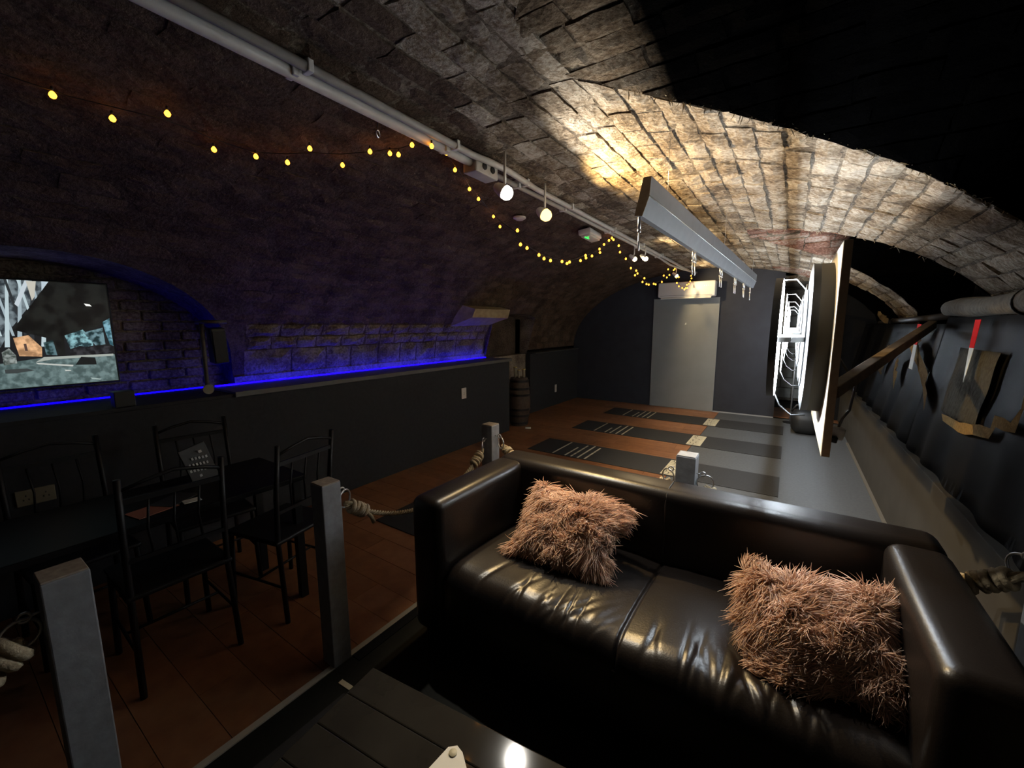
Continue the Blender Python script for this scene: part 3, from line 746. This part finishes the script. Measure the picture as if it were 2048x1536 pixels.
bm = B(); tube(bm, [(-3.60, 1.25, 1.135), (-3.53, 1.225, 1.135)], .034, 16); obj('end_cap', bm, mat('cap_grey', (.3, .28, .22), .6), pp, 40)
bm = B(); tube(bm, [(-3.72, 1.26, 1.625), (-3.60, 1.27, 1.63), (-3.56, 1.40, 1.63)], .014, 10); obj('elbow', bm, M_plyedge2, pp, True)
sp = thing('speaker', 'black speaker hanging beside the downpipe', 'speaker', (-3.66, 1.36, 1.35))
obj('cabinet', bx(B(), (-3.66, 1.36, 1.45), (.10, .10, .27), Euler((.06, .1, 0)).to_matrix(), .008), M_blackp, sp)
obj('grille', bx(B(), (-3.608, 1.36, 1.44), (.006, .085, .24), Euler((.06, .1, 0)).to_matrix(), .002), M_blackm, sp)

def socket(name, x, y, z, label, wy=.085, wz=.085, double=False, face=None):
    t = thing(name, label, 'socket', (x, y, z)); obj('plate', bx(B(), (x+.005, y, z), (.010, wy, wz), None, .003), face or M_white, t)
    bm = B()
    for s in ((-.25, .25) if double else (0,)):
        for dy, dz in ((0, .012), (-.010, -.010), (.010, -.010)): bx(bm, (x+.0105, y+s*wy+dy, z+dz), (.002, .005, .009))
    obj('pin_holes', bm, M_blackp, t)
socket('wall_socket', -3.46, 4.0, .725, 'white wall socket under the blue lit ledge', .09, .14)
socket('wall_socket', -3.84, 7.25, .34, 'white wall socket low on the far wall near the mats', .07, .15)
socket('wall_socket', -3.46, .32, .655, 'pale double wall socket in the dark behind the table', .15, .09, True, mat('aged_cream', (.20, .18, .12), .7))

# ------------------------------------------------------------------ keg with candle glasses
kg = thing('wooden_keg', 'dark wooden keg with iron hoops in the wall niche', 'barrel', (-3.55, 5.46, 0))
prof = [(.135, 0), (.155, .10), (.175, .25), (.183, .39), (.175, .53), (.155, .68), (.135, .77)]
bm = B(); lathe(bm, prof, (-3.55, 5.46, 0), 30); obj('body', bm, M_barrel, kg, 40)
for h, r in ((.05, .150), (.17, .169), (.27, .181), (.50, .182), (.60, .171), (.72, .152)):
    obj('hoop', lathe(B(), [(r-.02, h-.018), (r, h-.018), (r+.002, h+.018), (r-.02, h+.018)], (-3.55, 5.46, 0), 30, 'z', True), M_hoop, kg, 30)
for k, (dx, dy, h, lb) in enumerate(((-.06, -.02, .17, 'taller glass tumbler on the keg'), (.02, -.03, .13, 'middle glass tumbler on the keg'), (.07, .03, .14, 'right glass tumbler on the keg'))):
    g = thing('tumbler', lb, 'glass', (-3.55+dx, 5.46+dy, .77), 'glasses on the keg')
    obj('glass', lathe(B(), [(.022, .0), (.028, h), (.025, h), (.019, .006)], (-3.55+dx, 5.46+dy, .77), 16), M_glass, g, 40)
    obj('rim', lathe(B(), [(.0285, h-.012), (.0295, h), (.027, h+.001), (.026, h-.012)], (-3.55+dx, 5.46+dy, .77), 16, 'z', True), mat('brass_rim', (.7, .55, .2), .3, .8), g, 40)
tag(obj('floor_scrap', bx(B(), (-3.28, 5.30, .012), (.09, .05, .022), Matrix.Rotation(.5, 3, 'Z'), .006), M_card), 'small pale scrap lying on floor in front of keg', 'scrap')

# ------------------------------------------------------------------ end wall: board, air conditioner
bd = thing('wall_board', 'tall grey board standing against the dark end wall', 'board', (-1.66, 8.25, 0))
obj('sheet', bb(-2.24, -1.09, 8.235, 8.268, .003, 2.085, .003), M_panel, bd)
bm = B(); poly(bm, [(-1.66, 8.2345, 1.60), (-1.63, 8.2345, 1.60), (-1.64, 8.2345, 1.64)]); bx(bm, (-1.633, 8.234, 1.62), (.006, .002, .03)); obj('sticker', bm, M_white, bd)
ac = thing('air_conditioner', 'white air conditioner mounted above the grey board', 'appliance', (-1.65, 8.1, 2.1))
obj('casing', bb(-2.13, -1.15, 8.06, 8.268, 2.10, 2.37, .022, 3), M_white, ac, 40)
obj('louvre', bx(B(), (-1.64, 8.07, 2.085), (.86, .05, .016), Euler((.5, 0, 0)).to_matrix(), .004), M_white, ac)
obj('air_slot', bb(-2.08, -1.2, 8.057, 8.063, 2.125, 2.131), mat('slot_grey', (.2, .2, .2), .6), ac)
bm = B()
for k in range(4): bx(bm, (-1.33+k*.035, 8.058, 2.285), (.012, .003, .02))
obj('indicator', bm, mat('indicator_grey', (.9, .9, .95), .4), ac)

# ------------------------------------------------------------------ conduits on the crown
cp = thing('conduit_run', 'pair of white conduits running along the vault crown', 'pipe', (-1.62, 3, 2.57))
zt = zbar(-1.62)-.028
bm = B(); tube(bm, [(-1.645, -1.4, zt-.012), (-1.645, 2.0, zt-.012)], .024, 12); obj('wide_conduit', bm, M_cond, cp, True)
bm = B(); tube(bm, [(-1.585, -1.4, zt), (-1.585, 1.95, zt), (-1.57, 2.10, zt+.004), (-1.555, 2.25, zt), (-1.59, 2.7, zt), (-1.60, 6.3, zt), (-1.59, 7.3, zt-.01), (-1.57, 8.2, zt-.02)], .019, 12); obj('thin_conduit', bm, M_cond, cp, True)
bm = B(); tube(bm, [(-1.645, 2.22, zt-.012), (-1.640, 6.2, zt-.012), (-1.66, 6.9, zt-.03), (-1.60, 7.6, zt-.03), (-1.5, 8.2, zt-.03)], .017, 12); obj('thin_conduit', bm, M_cond, cp, True)
for y in (-.6, .15, .95, 1.78, 2.5, 3.2, 4.2, 5.2, 6.1):
    bm = B(); bx(bm, (-1.645, y, zt-.004), (.062, .026, .052), None, .004); bx(bm, (-1.588, y+.03, zt+.004), (.05, .024, .048), None, .004); obj('clip', bm, M_white, cp)
jb = thing('junction_box', 'white junction box on conduits above the white lamp', 'box', (-1.64, 2.10, 2.53))
obj('housing', bb(-1.70, -1.60, 2.0, 2.22, zt-.065, zt+.02, .008), M_cond, jb)
for y in (2.08, 2.16): obj('knockout', lathe(B(), [(.02, 0), (.02, .006), (.012, .006)], (-1.60, y, zt-.02), 14, 'x'), M_blackp, jb)
tag(obj('cable_hook', tube(tube(B(), ring_pts((-1.72, 1.40, zt-.05), .016, (1, .4, 0), 12), .004, 6, True), [(-1.72, 1.40, zt-.035), (-1.72, 1.40, zt+.02)], .003, 6), M_steel), 'small steel hook hanging under vault left of the conduits', 'hook')
# ceiling rose
rs = thing('smoke_detector', 'pale round disc on the vault between the two bright lamps', 'detector', (-2.03, 3.13, 2.53))
bm = B(); lathe(bm, [(.055, .012), (.055, 0), (.035, -.012), (.01, -.014)], (-2.03, 3.13, zbar(-2.03)-.03), 20); obj('cover', bm, M_white, rs, 40)

# lamps: housing, neck, glowing face
def lamp(x, y, z, aim, m_, label, r, watt, colr, group=None, beam_dir=Vector((.76, .12, -.40))):
    t = thing('spot_lamp', label, 'lamp', (x, y, z), group); a = Vector(aim).normalized(); p = Vector((x, y, z))
    bm = B(); tube(bm, [p+Vector((0, 0, zbar(x)-z-.02)), p+Vector((0, 0, .05)), p-a*.045], .008, 8); obj('stem', bm, M_white, t, True)
    bm = B(); tube(bm, [p-a*.075, p-a*.06, p-a*.02, p], [r*.45, r*.7, r*.95, r*1.02], 16); obj('shade', bm, M_white, t, 40)
    bm = B(); tube(bm, [p+a*.001, p+a*r*.6, p+a*r*1.0, p+a*r*1.25], [r*.98, r*.95, r*.7, r*.2], 16); obj('bulb', bm, m_, t, True)
    ld = bpy.data.lights.new('lamp_beam', 'SPOT'); ld.energy = watt; ld.color = colr; ld.spot_size = math.radians(156); ld.spot_blend = .4; ld.shadow_soft_size = .02
    lo = bpy.data.objects.new('lamp_beam', ld); link(lo, t); lo.location = a*(r*1.25+.024); lo.rotation_euler = beam_dir.to_track_quat('-Z', 'Y').to_euler()
lamp(-1.43, 2.05, 2.36, (.62, .10, -.42), M_bw, 'bright white lamp nearest the junction box', .040, SPOT_W, (1, .95, .84))
lamp(-1.50, 2.64, 2.37, (.62, -.10, -.42), M_by, 'bright warm yellow lamp beyond the white lamp', .042, SPOT_Y, (1, .68, .28))
lamp(-1.70, 5.26, 2.42, (.6, .1, -.5), M_far, 'left lamp of the small pair past the exit sign', .030, SPOT_F, (1, .75, .4), 'far warm lamps')
lamp(-1.58, 5.32, 2.42, (.6, .1, -.5), M_far, 'right lamp of the small pair past the exit sign', .030, SPOT_F, (1, .75, .4), 'far warm lamps')
lamp(-1.68, 7.45, 2.42, (.6, .1, -.5), M_far, 'farthest small lamp above the air conditioner', .030, SPOT_F, (1, .75, .4), 'far warm lamps')
# exit sign
ex = thing('exit_sign', 'white emergency light with green running man sign', 'sign', (-1.80, 4.12, 2.5))
q = Euler((0, math.radians(-8), math.radians(4))).to_matrix()
obj('housing', bx(B(), (-1.80, 4.12, 2.525), (.13, .36, .055), q, .012, 3), M_white, ex, 40)
obj('diffuser', bx(B(), (-1.795, 4.12, 2.493), (.10, .32, .03), q, .01, 3), mat('diffuser_white', (.6, .62, .58), .4), ex, 40)
def fig(u, v): return Vector((-1.790+v, 4.04+u, 2.4765))
bm = B()
for a, b, w_ in (((.0, .0), (.02, -.015), .012), ((.02, -.015), (.045, -.005), .010), ((.0, .0), (-.012, -.03), .010), ((.0, .0), (-.03, .012), .010), ((.012, -.03), (-.014, -.032), .010), ((-.04, -.03), (-.04, .03), .01), ((-.07, .0), (-.055, .0), .016)):
    beam(bm, fig(*a), fig(*b), w_, .003)
bm.normal_update(); obj('pictogram', bm, M_exit, ex)

# ------------------------------------------------------------------ fairy lights
FA=[(-2.291,0.414,2.432),(-2.322,0.580,2.424),(-2.178,0.718,2.458),(-2.324,0.933,2.424),(-2.278,1.098,2.435),(-2.246,1.238,2.443),(-2.073,1.262,2.480),(-2.112,1.470,2.472),(-1.912,1.500,2.507),(-1.861,1.589,2.515),(-1.839,1.629,2.517),(-1.715,1.613,2.532),(-1.620,1.66,2.520),(-1.647,1.801,2.538),(-1.756,1.992,2.528),(-1.878,2.273,2.512),(-1.945,2.454,2.502),(-2.085,2.824,2.478),(-2.188,3.058,2.456)]
FB=[(-1.720,2.624,2.287),(-1.720,2.665,2.194),(-1.720,2.757,2.182),(-1.720,2.938,2.155),(-1.720,3.020,2.138),(-1.720,3.130,2.136),(-1.720,3.340,2.153),(-1.720,3.438,2.148),(-1.720,3.488,2.167),(-1.720,3.723,2.209),(-1.720,3.836,2.271),(-1.720,3.849,2.249),(-1.720,3.993,2.287),(-1.720,4.183,2.382),(-1.720,4.199,2.349),(-1.720,4.303,2.446),(-1.720,4.443,2.510),(-1.720,4.528,2.55),(-1.720,4.577,2.54)]
FC=[(-1.700,4.696,2.492),(-1.700,4.744,2.427),(-1.700,4.953,2.380),(-1.700,5.150,2.293),(-1.700,5.364,2.285),(-1.700,5.420,2.255),(-1.700,5.321,2.223),(-1.700,5.726,2.224),(-1.700,5.649,2.168),(-1.700,5.836,2.155),(-1.700,5.944,2.155),(-1.700,6.193,2.187),(-1.700,6.293,2.186),(-1.700,6.634,2.250),(-1.700,6.923,2.342),(-1.700,6.727,2.352),(-1.700,7.074,2.395),(-1.700,6.976,2.473),(-1.700,7.347,2.50),(-1.700,7.423,2.53)]
FD=[(-1.55,6.90,2.33),(-1.55,7.06,2.35),(-1.55,6.95,2.25),(-1.55,7.10,2.21),(-1.55,7.35,2.20),(-1.55,7.52,2.19),(-1.55,7.62,2.22),(-1.55,7.75,2.23),(-1.55,7.70,2.28),(-1.55,7.85,2.31),(-1.55,7.95,2.36),(-1.55,8.05,2.42),(-1.55,8.00,2.46)]
fs = thing('fairy_lights', 'amber fairy light string swagged along the vault', 'lights', (-1.72, 3, 2.5))
ALLF = FA+FB+FC+FD
wire = [Vector(p) for p in ALLF]
sm = [(wire[max(0, i-1)]+wire[i]*2+wire[min(len(wire)-1, i+1)])/4+Vector((0, 0, .018)) for i in range(len(wire))]
sm = [Vector((-2.2, -.3, 2.47)), Vector((-2.3, .1, 2.46))]+sm
bm = B(); tube(bm, sm, .0022, 5); obj('wire', bm, M_blackp, fs, True)
def pear(r):
    bm = B(); lathe(bm, [(r*.25, r*1.2), (r*.8, r*.5), (r, -.1*r), (r*.7, -r*.8), (r*.15, -r*1.1)], (0, 0, 0), 10); return bm
b0 = None
for k, p in enumerate(ALLF):
    v = Vector(p)
    if b0 is None: b0 = obj('bulb', pear(.0115), M_fairy, None, True); b0.parent = fs; bo = b0; cap0 = obj('cap', lathe(B(), [(.004, 0), (.005, .014), (.002, .018)], (0, 0, .012), 8), M_blackp, None, True); cap0.parent = b0
    else:
        bo = b0.copy(); COL.objects.link(bo); cc = cap0.copy(); COL.objects.link(cc); cc.parent = bo
    bo.location = v-fs.location

# ------------------------------------------------------------------ hanging galvanised channel with rods
hx = thing('hanging_channel', 'long grey sheet metal channel hanging along the lanes', 'fixture', (-.52, 4, 2.2))
def along(y): u = (y-2.0)/4.0; return -.580+u*.18, 2.27-u*.065, -.615+u*.185, 2.10-u*.055    # x top, z top, x bottom, z bottom
P0, P1 = along(2.0), along(6.0)
bm = B()
def chan(P, y, th): return [(P[0], y, P[1]), ((P[0]+P[2])/2+.012, y, (P[1]+P[3])/2), (P[2], y, P[3]), (P[2]-th, y, P[3]+.006), (P[0]-th, y, P[1])]
a = [bm.verts.new(p) for p in chan(P0, 2.0, .036)]; b = [bm.verts.new(p) for p in chan(P1, 6.0, .036)]
n = len(a)
for k in range(n): bm.faces.new((a[k], a[(k+1) % n], b[(k+1) % n], b[k]))
bm.faces.new(a[::-1]); bm.faces.new(b); obj('channel', bm, M_galv, hx)
bm = B(); poly(bm, [(p[0], 1.999, p[1]) for p in [(q[0], q[2]) for q in chan(P0, 2.0, .036)]], .003, (0, -1, 0)); obj('end_cap', bm, M_plyedge, hx)
for k in range(3):
    y = 2.9+k*1.0; P = along(y); bm = B(); poly(bm, [(P[0]+.001, y, P[1]), ((P[0]+P[2])/2+.0135, y, (P[1]+P[3])/2), (P[2]+.001, y, P[3])][:3]); bm.free()
bm = B(); tube(bm, [((along(y)[0]+along(y)[2])/2+.0125, y, (along(y)[1]+along(y)[3])/2) for y in (2.0, 4.0, 6.0)], .0022, 6); obj('fold_line', bm, M_steel, hx, True)
for y in (2.02, 3.05, 3.12, 4.0, 4.08, 4.75, 4.83, 5.35, 5.42, 5.9):
    P = along(y); bm = B(); x = P[2]-.02
    tube(bm, [(x, y, P[3]+.02), (x, y, P[3]-.055)], .0075, 8); tube(bm, [(x, y, P[3]-.06), (x, y, P[3]-.15)], .0045, 8); tube(bm, [(x, y, P[3]-.052), (x, y, P[3]-.066)], .009, 8)
    obj('rod', bm, M_steel, hx, True)
for y in (2.3, 3.9, 5.7):
    P = along(y); bm = B(); tube(bm, [(P[0]-.015, y, P[1]-.01), (P[0]-.015, y, zbar(P[0])+.02)], .0012, 6); obj('hanger', bm, M_steel, hx, True)

# ------------------------------------------------------------------ dartboards with ring lights
M_seg = [mat('dart_black', (.012, .012, .012), .9), mat('dart_cream', (.62, .54, .38), .9), mat('dart_red', (.5, .03, .03), .8), mat('dart_green', (.03, .22, .07), .8)]
def dartboard():
    y, z = 0, 1.535
    t = thing('dartboard', 'nearest dartboard with lit ring and plywood backing', 'dartboard', (.10, 0, 1.535), 'dartboards with ring lights')
    pn = obj('backing_panel', bb(.135, .163, -.40, .55, 1.085, 1.905, .002), [M_ply], t)
    bmf = B(); bx(bmf, (.150, -.4005, 1.495), (.026, .002, .815)); obj('panel_edge', bmf, M_plyedge, pn)
    bm = B(); lathe(bm, [(.335, .10-.012), (.338, .062), (.30, .055), (.24, .055)], (0, 0, z), 48, 'x'); obj('surround', bm, M_blackp, t, 30)
    bm = B(); lathe(bm, [(.335, .135), (.335, .085)], (0, 0, z), 48, 'x'); obj('surround_back', bm, mat('surround_side', (.05, .045, .035), .8), t, 30)
    bm = B(); R = [.008, .017, .10, .107, .162, .170, .225]; xf = .05
    vs = [[bm.verts.new((xf, r*math.sin(2*PI*(k-.5)/20), z+r*math.cos(2*PI*(k-.5)/20))) for k in range(20)] for r in R]
    for i in range(len(R)-1):
        for k in range(20):
            f = bm.faces.new((vs[i][k], vs[i][(k+1) % 20], vs[i+1][(k+1) % 20], vs[i+1][k]))
            f.material_index = (3 if i == 0 else (0 if i == 5 else ((2 if k % 2 == 0 else 3) if i in (2, 4) else k % 2)))
    f = bm.faces.new(vs[0]); f.material_index = 2
    o = obj('board_face', bm, M_seg, t)
    obj('board_body', lathe(B(), [(.2256, .0505), (.2256, .075)], (0, 0, z), 40, 'x'), M_blackp, t, 30)
    lr = obj('light_ring', tube(B(), ring_pts((-.055, 0, z), .262, (1, 0, 0), 48), .013, 10, True), M_ring, t, True)
    obj('ring_band', lathe(B(), [(.238, -.075), (.281, -.075), (.281, -.045), (.279, -.045), (.279, -.0725), (.238, -.0725)], (0, 0, z), 48, 'x', True), M_blackp, lr, 30)
    for an in (PI/2, 0, PI):
        c, s = math.cos(an), math.sin(an); R1 = Matrix.Rotation(an, 3, 'X')
        bm = B()
        for p0, p1 in (((-.055, .272), (.005, .272)), ((.005, .272), (.058, .205))):
            A, C = [Vector((p[0], p[1]*c, z+p[1]*s)) for p in (p0, p1)]
            d = C-A; q_ = Matrix((d.normalized(), Vector((0, -s, c)), d.normalized().cross(Vector((0, -s, c))))).transposed()
            bx(bm, (A+C)/2, (d.length+.004, .022, .0025), q_)
        obj('bracket', bm, M_white, lr)
    bm = B(); tube(bm, [(-.045, .03, z-.275), (-.02, .02, z-.33), (.03, .0, z-.37), (.085, -.02, z-.36)], .004, 6); obj('cable', bm, M_blackp, lr, True)
    return t
d0 = dartboard(); lbl = ['', 'second dartboard along the row with lit ring', 'middle dartboard of the row, glowing ring', 'fourth dartboard of the row, glowing ring', 'farthest dartboard of the row with lit ring']
for k, y in enumerate((2.37, 3.52, 4.70, 6.02, 7.32)):
    d = d0 if k == 0 else copy_tree(d0); d.location = (.10+.004*k, y, 1.535)
    if k: d['label'] = lbl[k]
# braces that hold the panels off the wall
tag(obj('timber_brace', beam(B(), (.172, 2.30, 1.30), (.875, 4.34, 1.595), .05, .055), M_timber), 'brown timber brace running from nearest panel to right wall', 'brace')
pa = thing('power_adaptor', 'white plug adaptor hanging behind the dartboard panel', 'adaptor', (.225, 2.6, 1.05))
obj('body', bx(B(), (.225, 2.6, 1.055), (.075, .05, .065), Euler((.1, .15, .1)).to_matrix(), .010, 3), M_white, pa, 40)
obj('plug', bx(B(), (.212, 2.57, 1.028), (.045, .04, .03), Euler((.1, .15, .1)).to_matrix(), .005), M_blackp, pa)
bm = B(); tube(bm, [(.235, 2.6, 1.08), (.25, 2.61, 1.13), (.275, 2.63, 1.17), (.29, 2.64, 1.30), (.20, 2.62, 1.45)], .006, 8); obj('cable', bm, M_galv, pa, True)
st = thing('floor_bag', 'black rounded bag on floor beneath the dartboards', 'bag', (.28, 7.4, 0))
obj('body', bx(B(), (.28, 7.4, .17), (.36, .5, .33), None, .12, 5), M_blackp, st, 50)
bm = B(); tube(bm, [(.1, 7.4, .3), (.16, 7.4, .40), (.40, 7.4, .40), (.46, 7.4, .3)], .015, 8); obj('handle', bm, M_blackp, st, True)
pl = thing('floor_stand', 'thin steel stand pole near the passage wall', 'stand', (.10, 8.0, 0))
obj('pole', lathe(B(), [(.012, .02), (.012, 1.3)], (.10, 8.0, 0), 10), M_galv, pl, True); obj('base', lathe(B(), [(.1, 0), (.1, .012), (.02, .02)], (.10, 8.0, 0), 20), M_blackm, pl, 40)

# ------------------------------------------------------------------ right hand recess: pipe, drapes, sacks, tape
lp = thing('lagged_pipe', 'thick lagged pipe along the right wall below the vault', 'pipe', (.92, 3, 1.71))
bm = B(); pts = [(.93, 4.25, 1.69)]+[(.93, y, 1.705+.006*math.sin(y*5)) for y in np.linspace(4.2, .6, 16)]
tube(bm, pts, [.035]+[.058+.006*math.sin(y*7) for y in np.linspace(4.2, .6, 16)], 14); obj('lagging', bm, M_lag, lp, True)
for y in (3.0, 2.3): obj('strap', tube(B(), ring_pts((.93, y, 1.705), .064, (0, 1, 0), 20), .006, 6, True), M_blackm, lp, True)
bm = B(); tube(bm, [(.95, 2.98, 1.76), (.92, 2.85, 1.86), (.90, 2.8, 1.93)], .009, 8); tube(bm, [(.86, 2.84, 1.925), (.90, 2.80, 1.93), (.95, 2.74, 1.925)], .012, 8); obj('bracket', bm, M_blackm, lp, True)
bm = B(); tube(bm, [(1.0, 7.5, 1.62), (1.0, 4.5, 1.66)], .028, 10); tube(bm, [(1.0, 6.6, 1.63), (1.0, 6.5, 1.63)], .04, 10)
tag(obj('dark_pipe', bm, mat('pipe_dark', (.05, .045, .04), .5, .3), None, True), 'dark horizontal pipe behind the dartboard panels', 'pipe')
def sheet(x, y0, y1, zt_, zb_, m_, label, cat, name, amp=.03, freq=16, rag=0, group=None, ny=90, nz=10, th=.004, edgef=None, lean=0):
    bm = B(); rows = []
    for i in range(ny+1):
        y = y0+(y1-y0)*i/ny; zb2 = zb_+(random.uniform(-rag, rag) if rag else 0)
        if edgef: zb2 = edgef(i/ny, zb2)
        rows.append([bm.verts.new((x-lean*k/nz+amp*math.sin(y*freq+.7*math.sin(y*5)+k*.12)*(.35+.65*k/nz), y+.01*math.sin(k+i*.3), zt_+(zb2-zt_)*k/nz)) for k in range(nz+1)])
    for a_, b_ in zip(rows, rows[1:]):
        for k in range(nz): bm.faces.new((a_[k], a_[k+1], b_[k+1], b_[k]))
    g = bmesh.ops.solidify(bm, geom=bm.faces[:], thickness=th)
    return tag(obj(name, bm, m_, None, True), label, cat, group)
sheet(.93, .7, 4.2, 1.645, .67, M_drape, 'black plastic drape hanging below the lagged pipe', 'drape', 'plastic_drape', .012, 13, lean=.135)
sheet(.96, 4.25, 8.4, 1.60, .67, M_drape, 'black plastic drape hanging behind the dartboard panels', 'drape', 'plastic_drape', .012, 15, lean=.165)
sheet(.882, 3.07, 3.68, 1.455, 1.054, M_sack, 'grey sackcloth hanging behind the red and white tape', 'cloth', 'sackcloth', .008, 14, .012, lean=.056)
def on_drape(x0, a, b):
    """slide a point towards the room until it lies on the slanting drape"""
    x1 = .85
    for _ in range(5):
        z = H+(b-H)*x1/x0; x1 = .93-.137*(1.645-z)/.975-.026
    return (x1, a*x1/x0, H+(b-H)*x1/x0)
def fwd(x0, pts): return [on_drape(x0, a, b) for a, b in pts]
def strip(x, pts, wd, m_, label, name='hessian_strip', cat='cloth', group='frayed hessian strips'):
    bm = B(); n = 12; L_ = [];
    wd *= .88; P = [Vector(q) for q in fwd(.95, pts)]; cum = [0]
    for a, b in zip(P, P[1:]): cum.append(cum[-1]+(b-a).length)
    prev = None
    for k in range(n+1):
        u = cum[-1]*k/n; p = Vector([np.interp(u, cum, [q[i] for q in P]) for i in range(3)]); j = min(k+1, n); u2 = cum[-1]*min(k+1, n)/n; u1 = cum[-1]*max(0, k-1)/n
        tg = Vector([np.interp(u2, cum, [q[i] for q in P])-np.interp(u1, cum, [q[i] for q in P]) for i in range(3)]).normalized()
        sd = tg.cross(Vector((1, 0, 0))).normalized(); w_ = wd*(.5+.5*math.sin(.4+2.4*k/n))*random.uniform(.85, 1.1)/2
        cur = (bm.verts.new(p+sd*w_+Vector((random.uniform(-.01, .01), 0, 0))), bm.verts.new(p-sd*w_))
        if prev: bm.faces.new((prev[0], cur[0], cur[1], prev[1]))
        prev = cur
    bmesh.ops.solidify(bm, geom=bm.faces[:], thickness=.006)
    return tag(obj(name, bm, m_, None, True), label, cat, group)
strip(.99, [(5.02, 1.55), (5.12, 1.44), (5.2, 1.36)], .16, M_hess, 'short upper hessian strip touching the timber brace')
strip(.98, [(5.38, 1.43), (4.98, 1.30), (4.72, 1.15), (4.62, 1.02), (4.58, .93)], .15, M_hess, 'long curving hessian strip right of the brace')
strip(.99, [(6.30, 1.33), (6.55, 1.18), (6.75, 1.0)], .24, M_hess, 'left short hessian strip below the timber brace')
strip(.99, [(5.85, 1.24), (5.88, 1.10), (5.80, .96)], .16, M_hess, 'middle short hessian strip below the timber brace')
strip(.96, [(4.10, .94), (3.75, .935), (3.42, .99), (3.28, 1.00), (3.25, 1.08), (3.02, 1.09), (2.98, 1.20), (2.98, 1.30)], .07, M_hess, 'stepped hessian hem below and right of the grey sackcloth')
strip(.97, [(7.4, 1.75), (7.0, 1.68), (6.6, 1.63)], .10, M_hess, 'thin hessian strip above the dark pipe behind panels')
def tape(x, ya, yb, z0_, z1_, z2_, wa, wb, label):
    (x, ya, z0_), (_, _, z1_), (x2, yb, z2_) = fwd(.95, [(ya, z0_), (ya, z1_), (yb, z2_)]); x -= .028; x2 -= .028; xm = x+(x2-x)*(z0_-z1_)/(z0_-z2_); wa *= .88
    t = thing('barrier_tape', label, 'tape', (x, ya, z0_), 'red and white barrier tape')
    ym = ya+(yb-ya)*(z0_-z1_)/(z0_-z2_); wm = wa*.8
    bm = B(); poly(bm, [(x, ya-wa/2, z0_), (x, ya+wa/2, z0_), (xm, ym+wm/2, z1_), (xm, ym-wm/2, z1_)], .002, (-1, 0, 0)); obj('red_band', bm, M_redt, t)
    bm = B(); poly(bm, [(xm, ym-wm/2, z1_), (xm, ym+wm/2, z1_), (x2, yb+wb/2, z2_), (x2, yb-wb/2, z2_)], .002, (-1, 0, 0)); obj('white_band', bm, M_whitet, t)
tape(.90, 3.60, 3.68, 1.625, 1.455, 1.24, .10, .01, 'bright red and white barrier tape hanging in front of sackcloth')
tape(1.10, 4.95, 5.05, 1.60, 1.42, 1.20, .14, .12, 'dim red and white barrier tape left of the sackcloth')
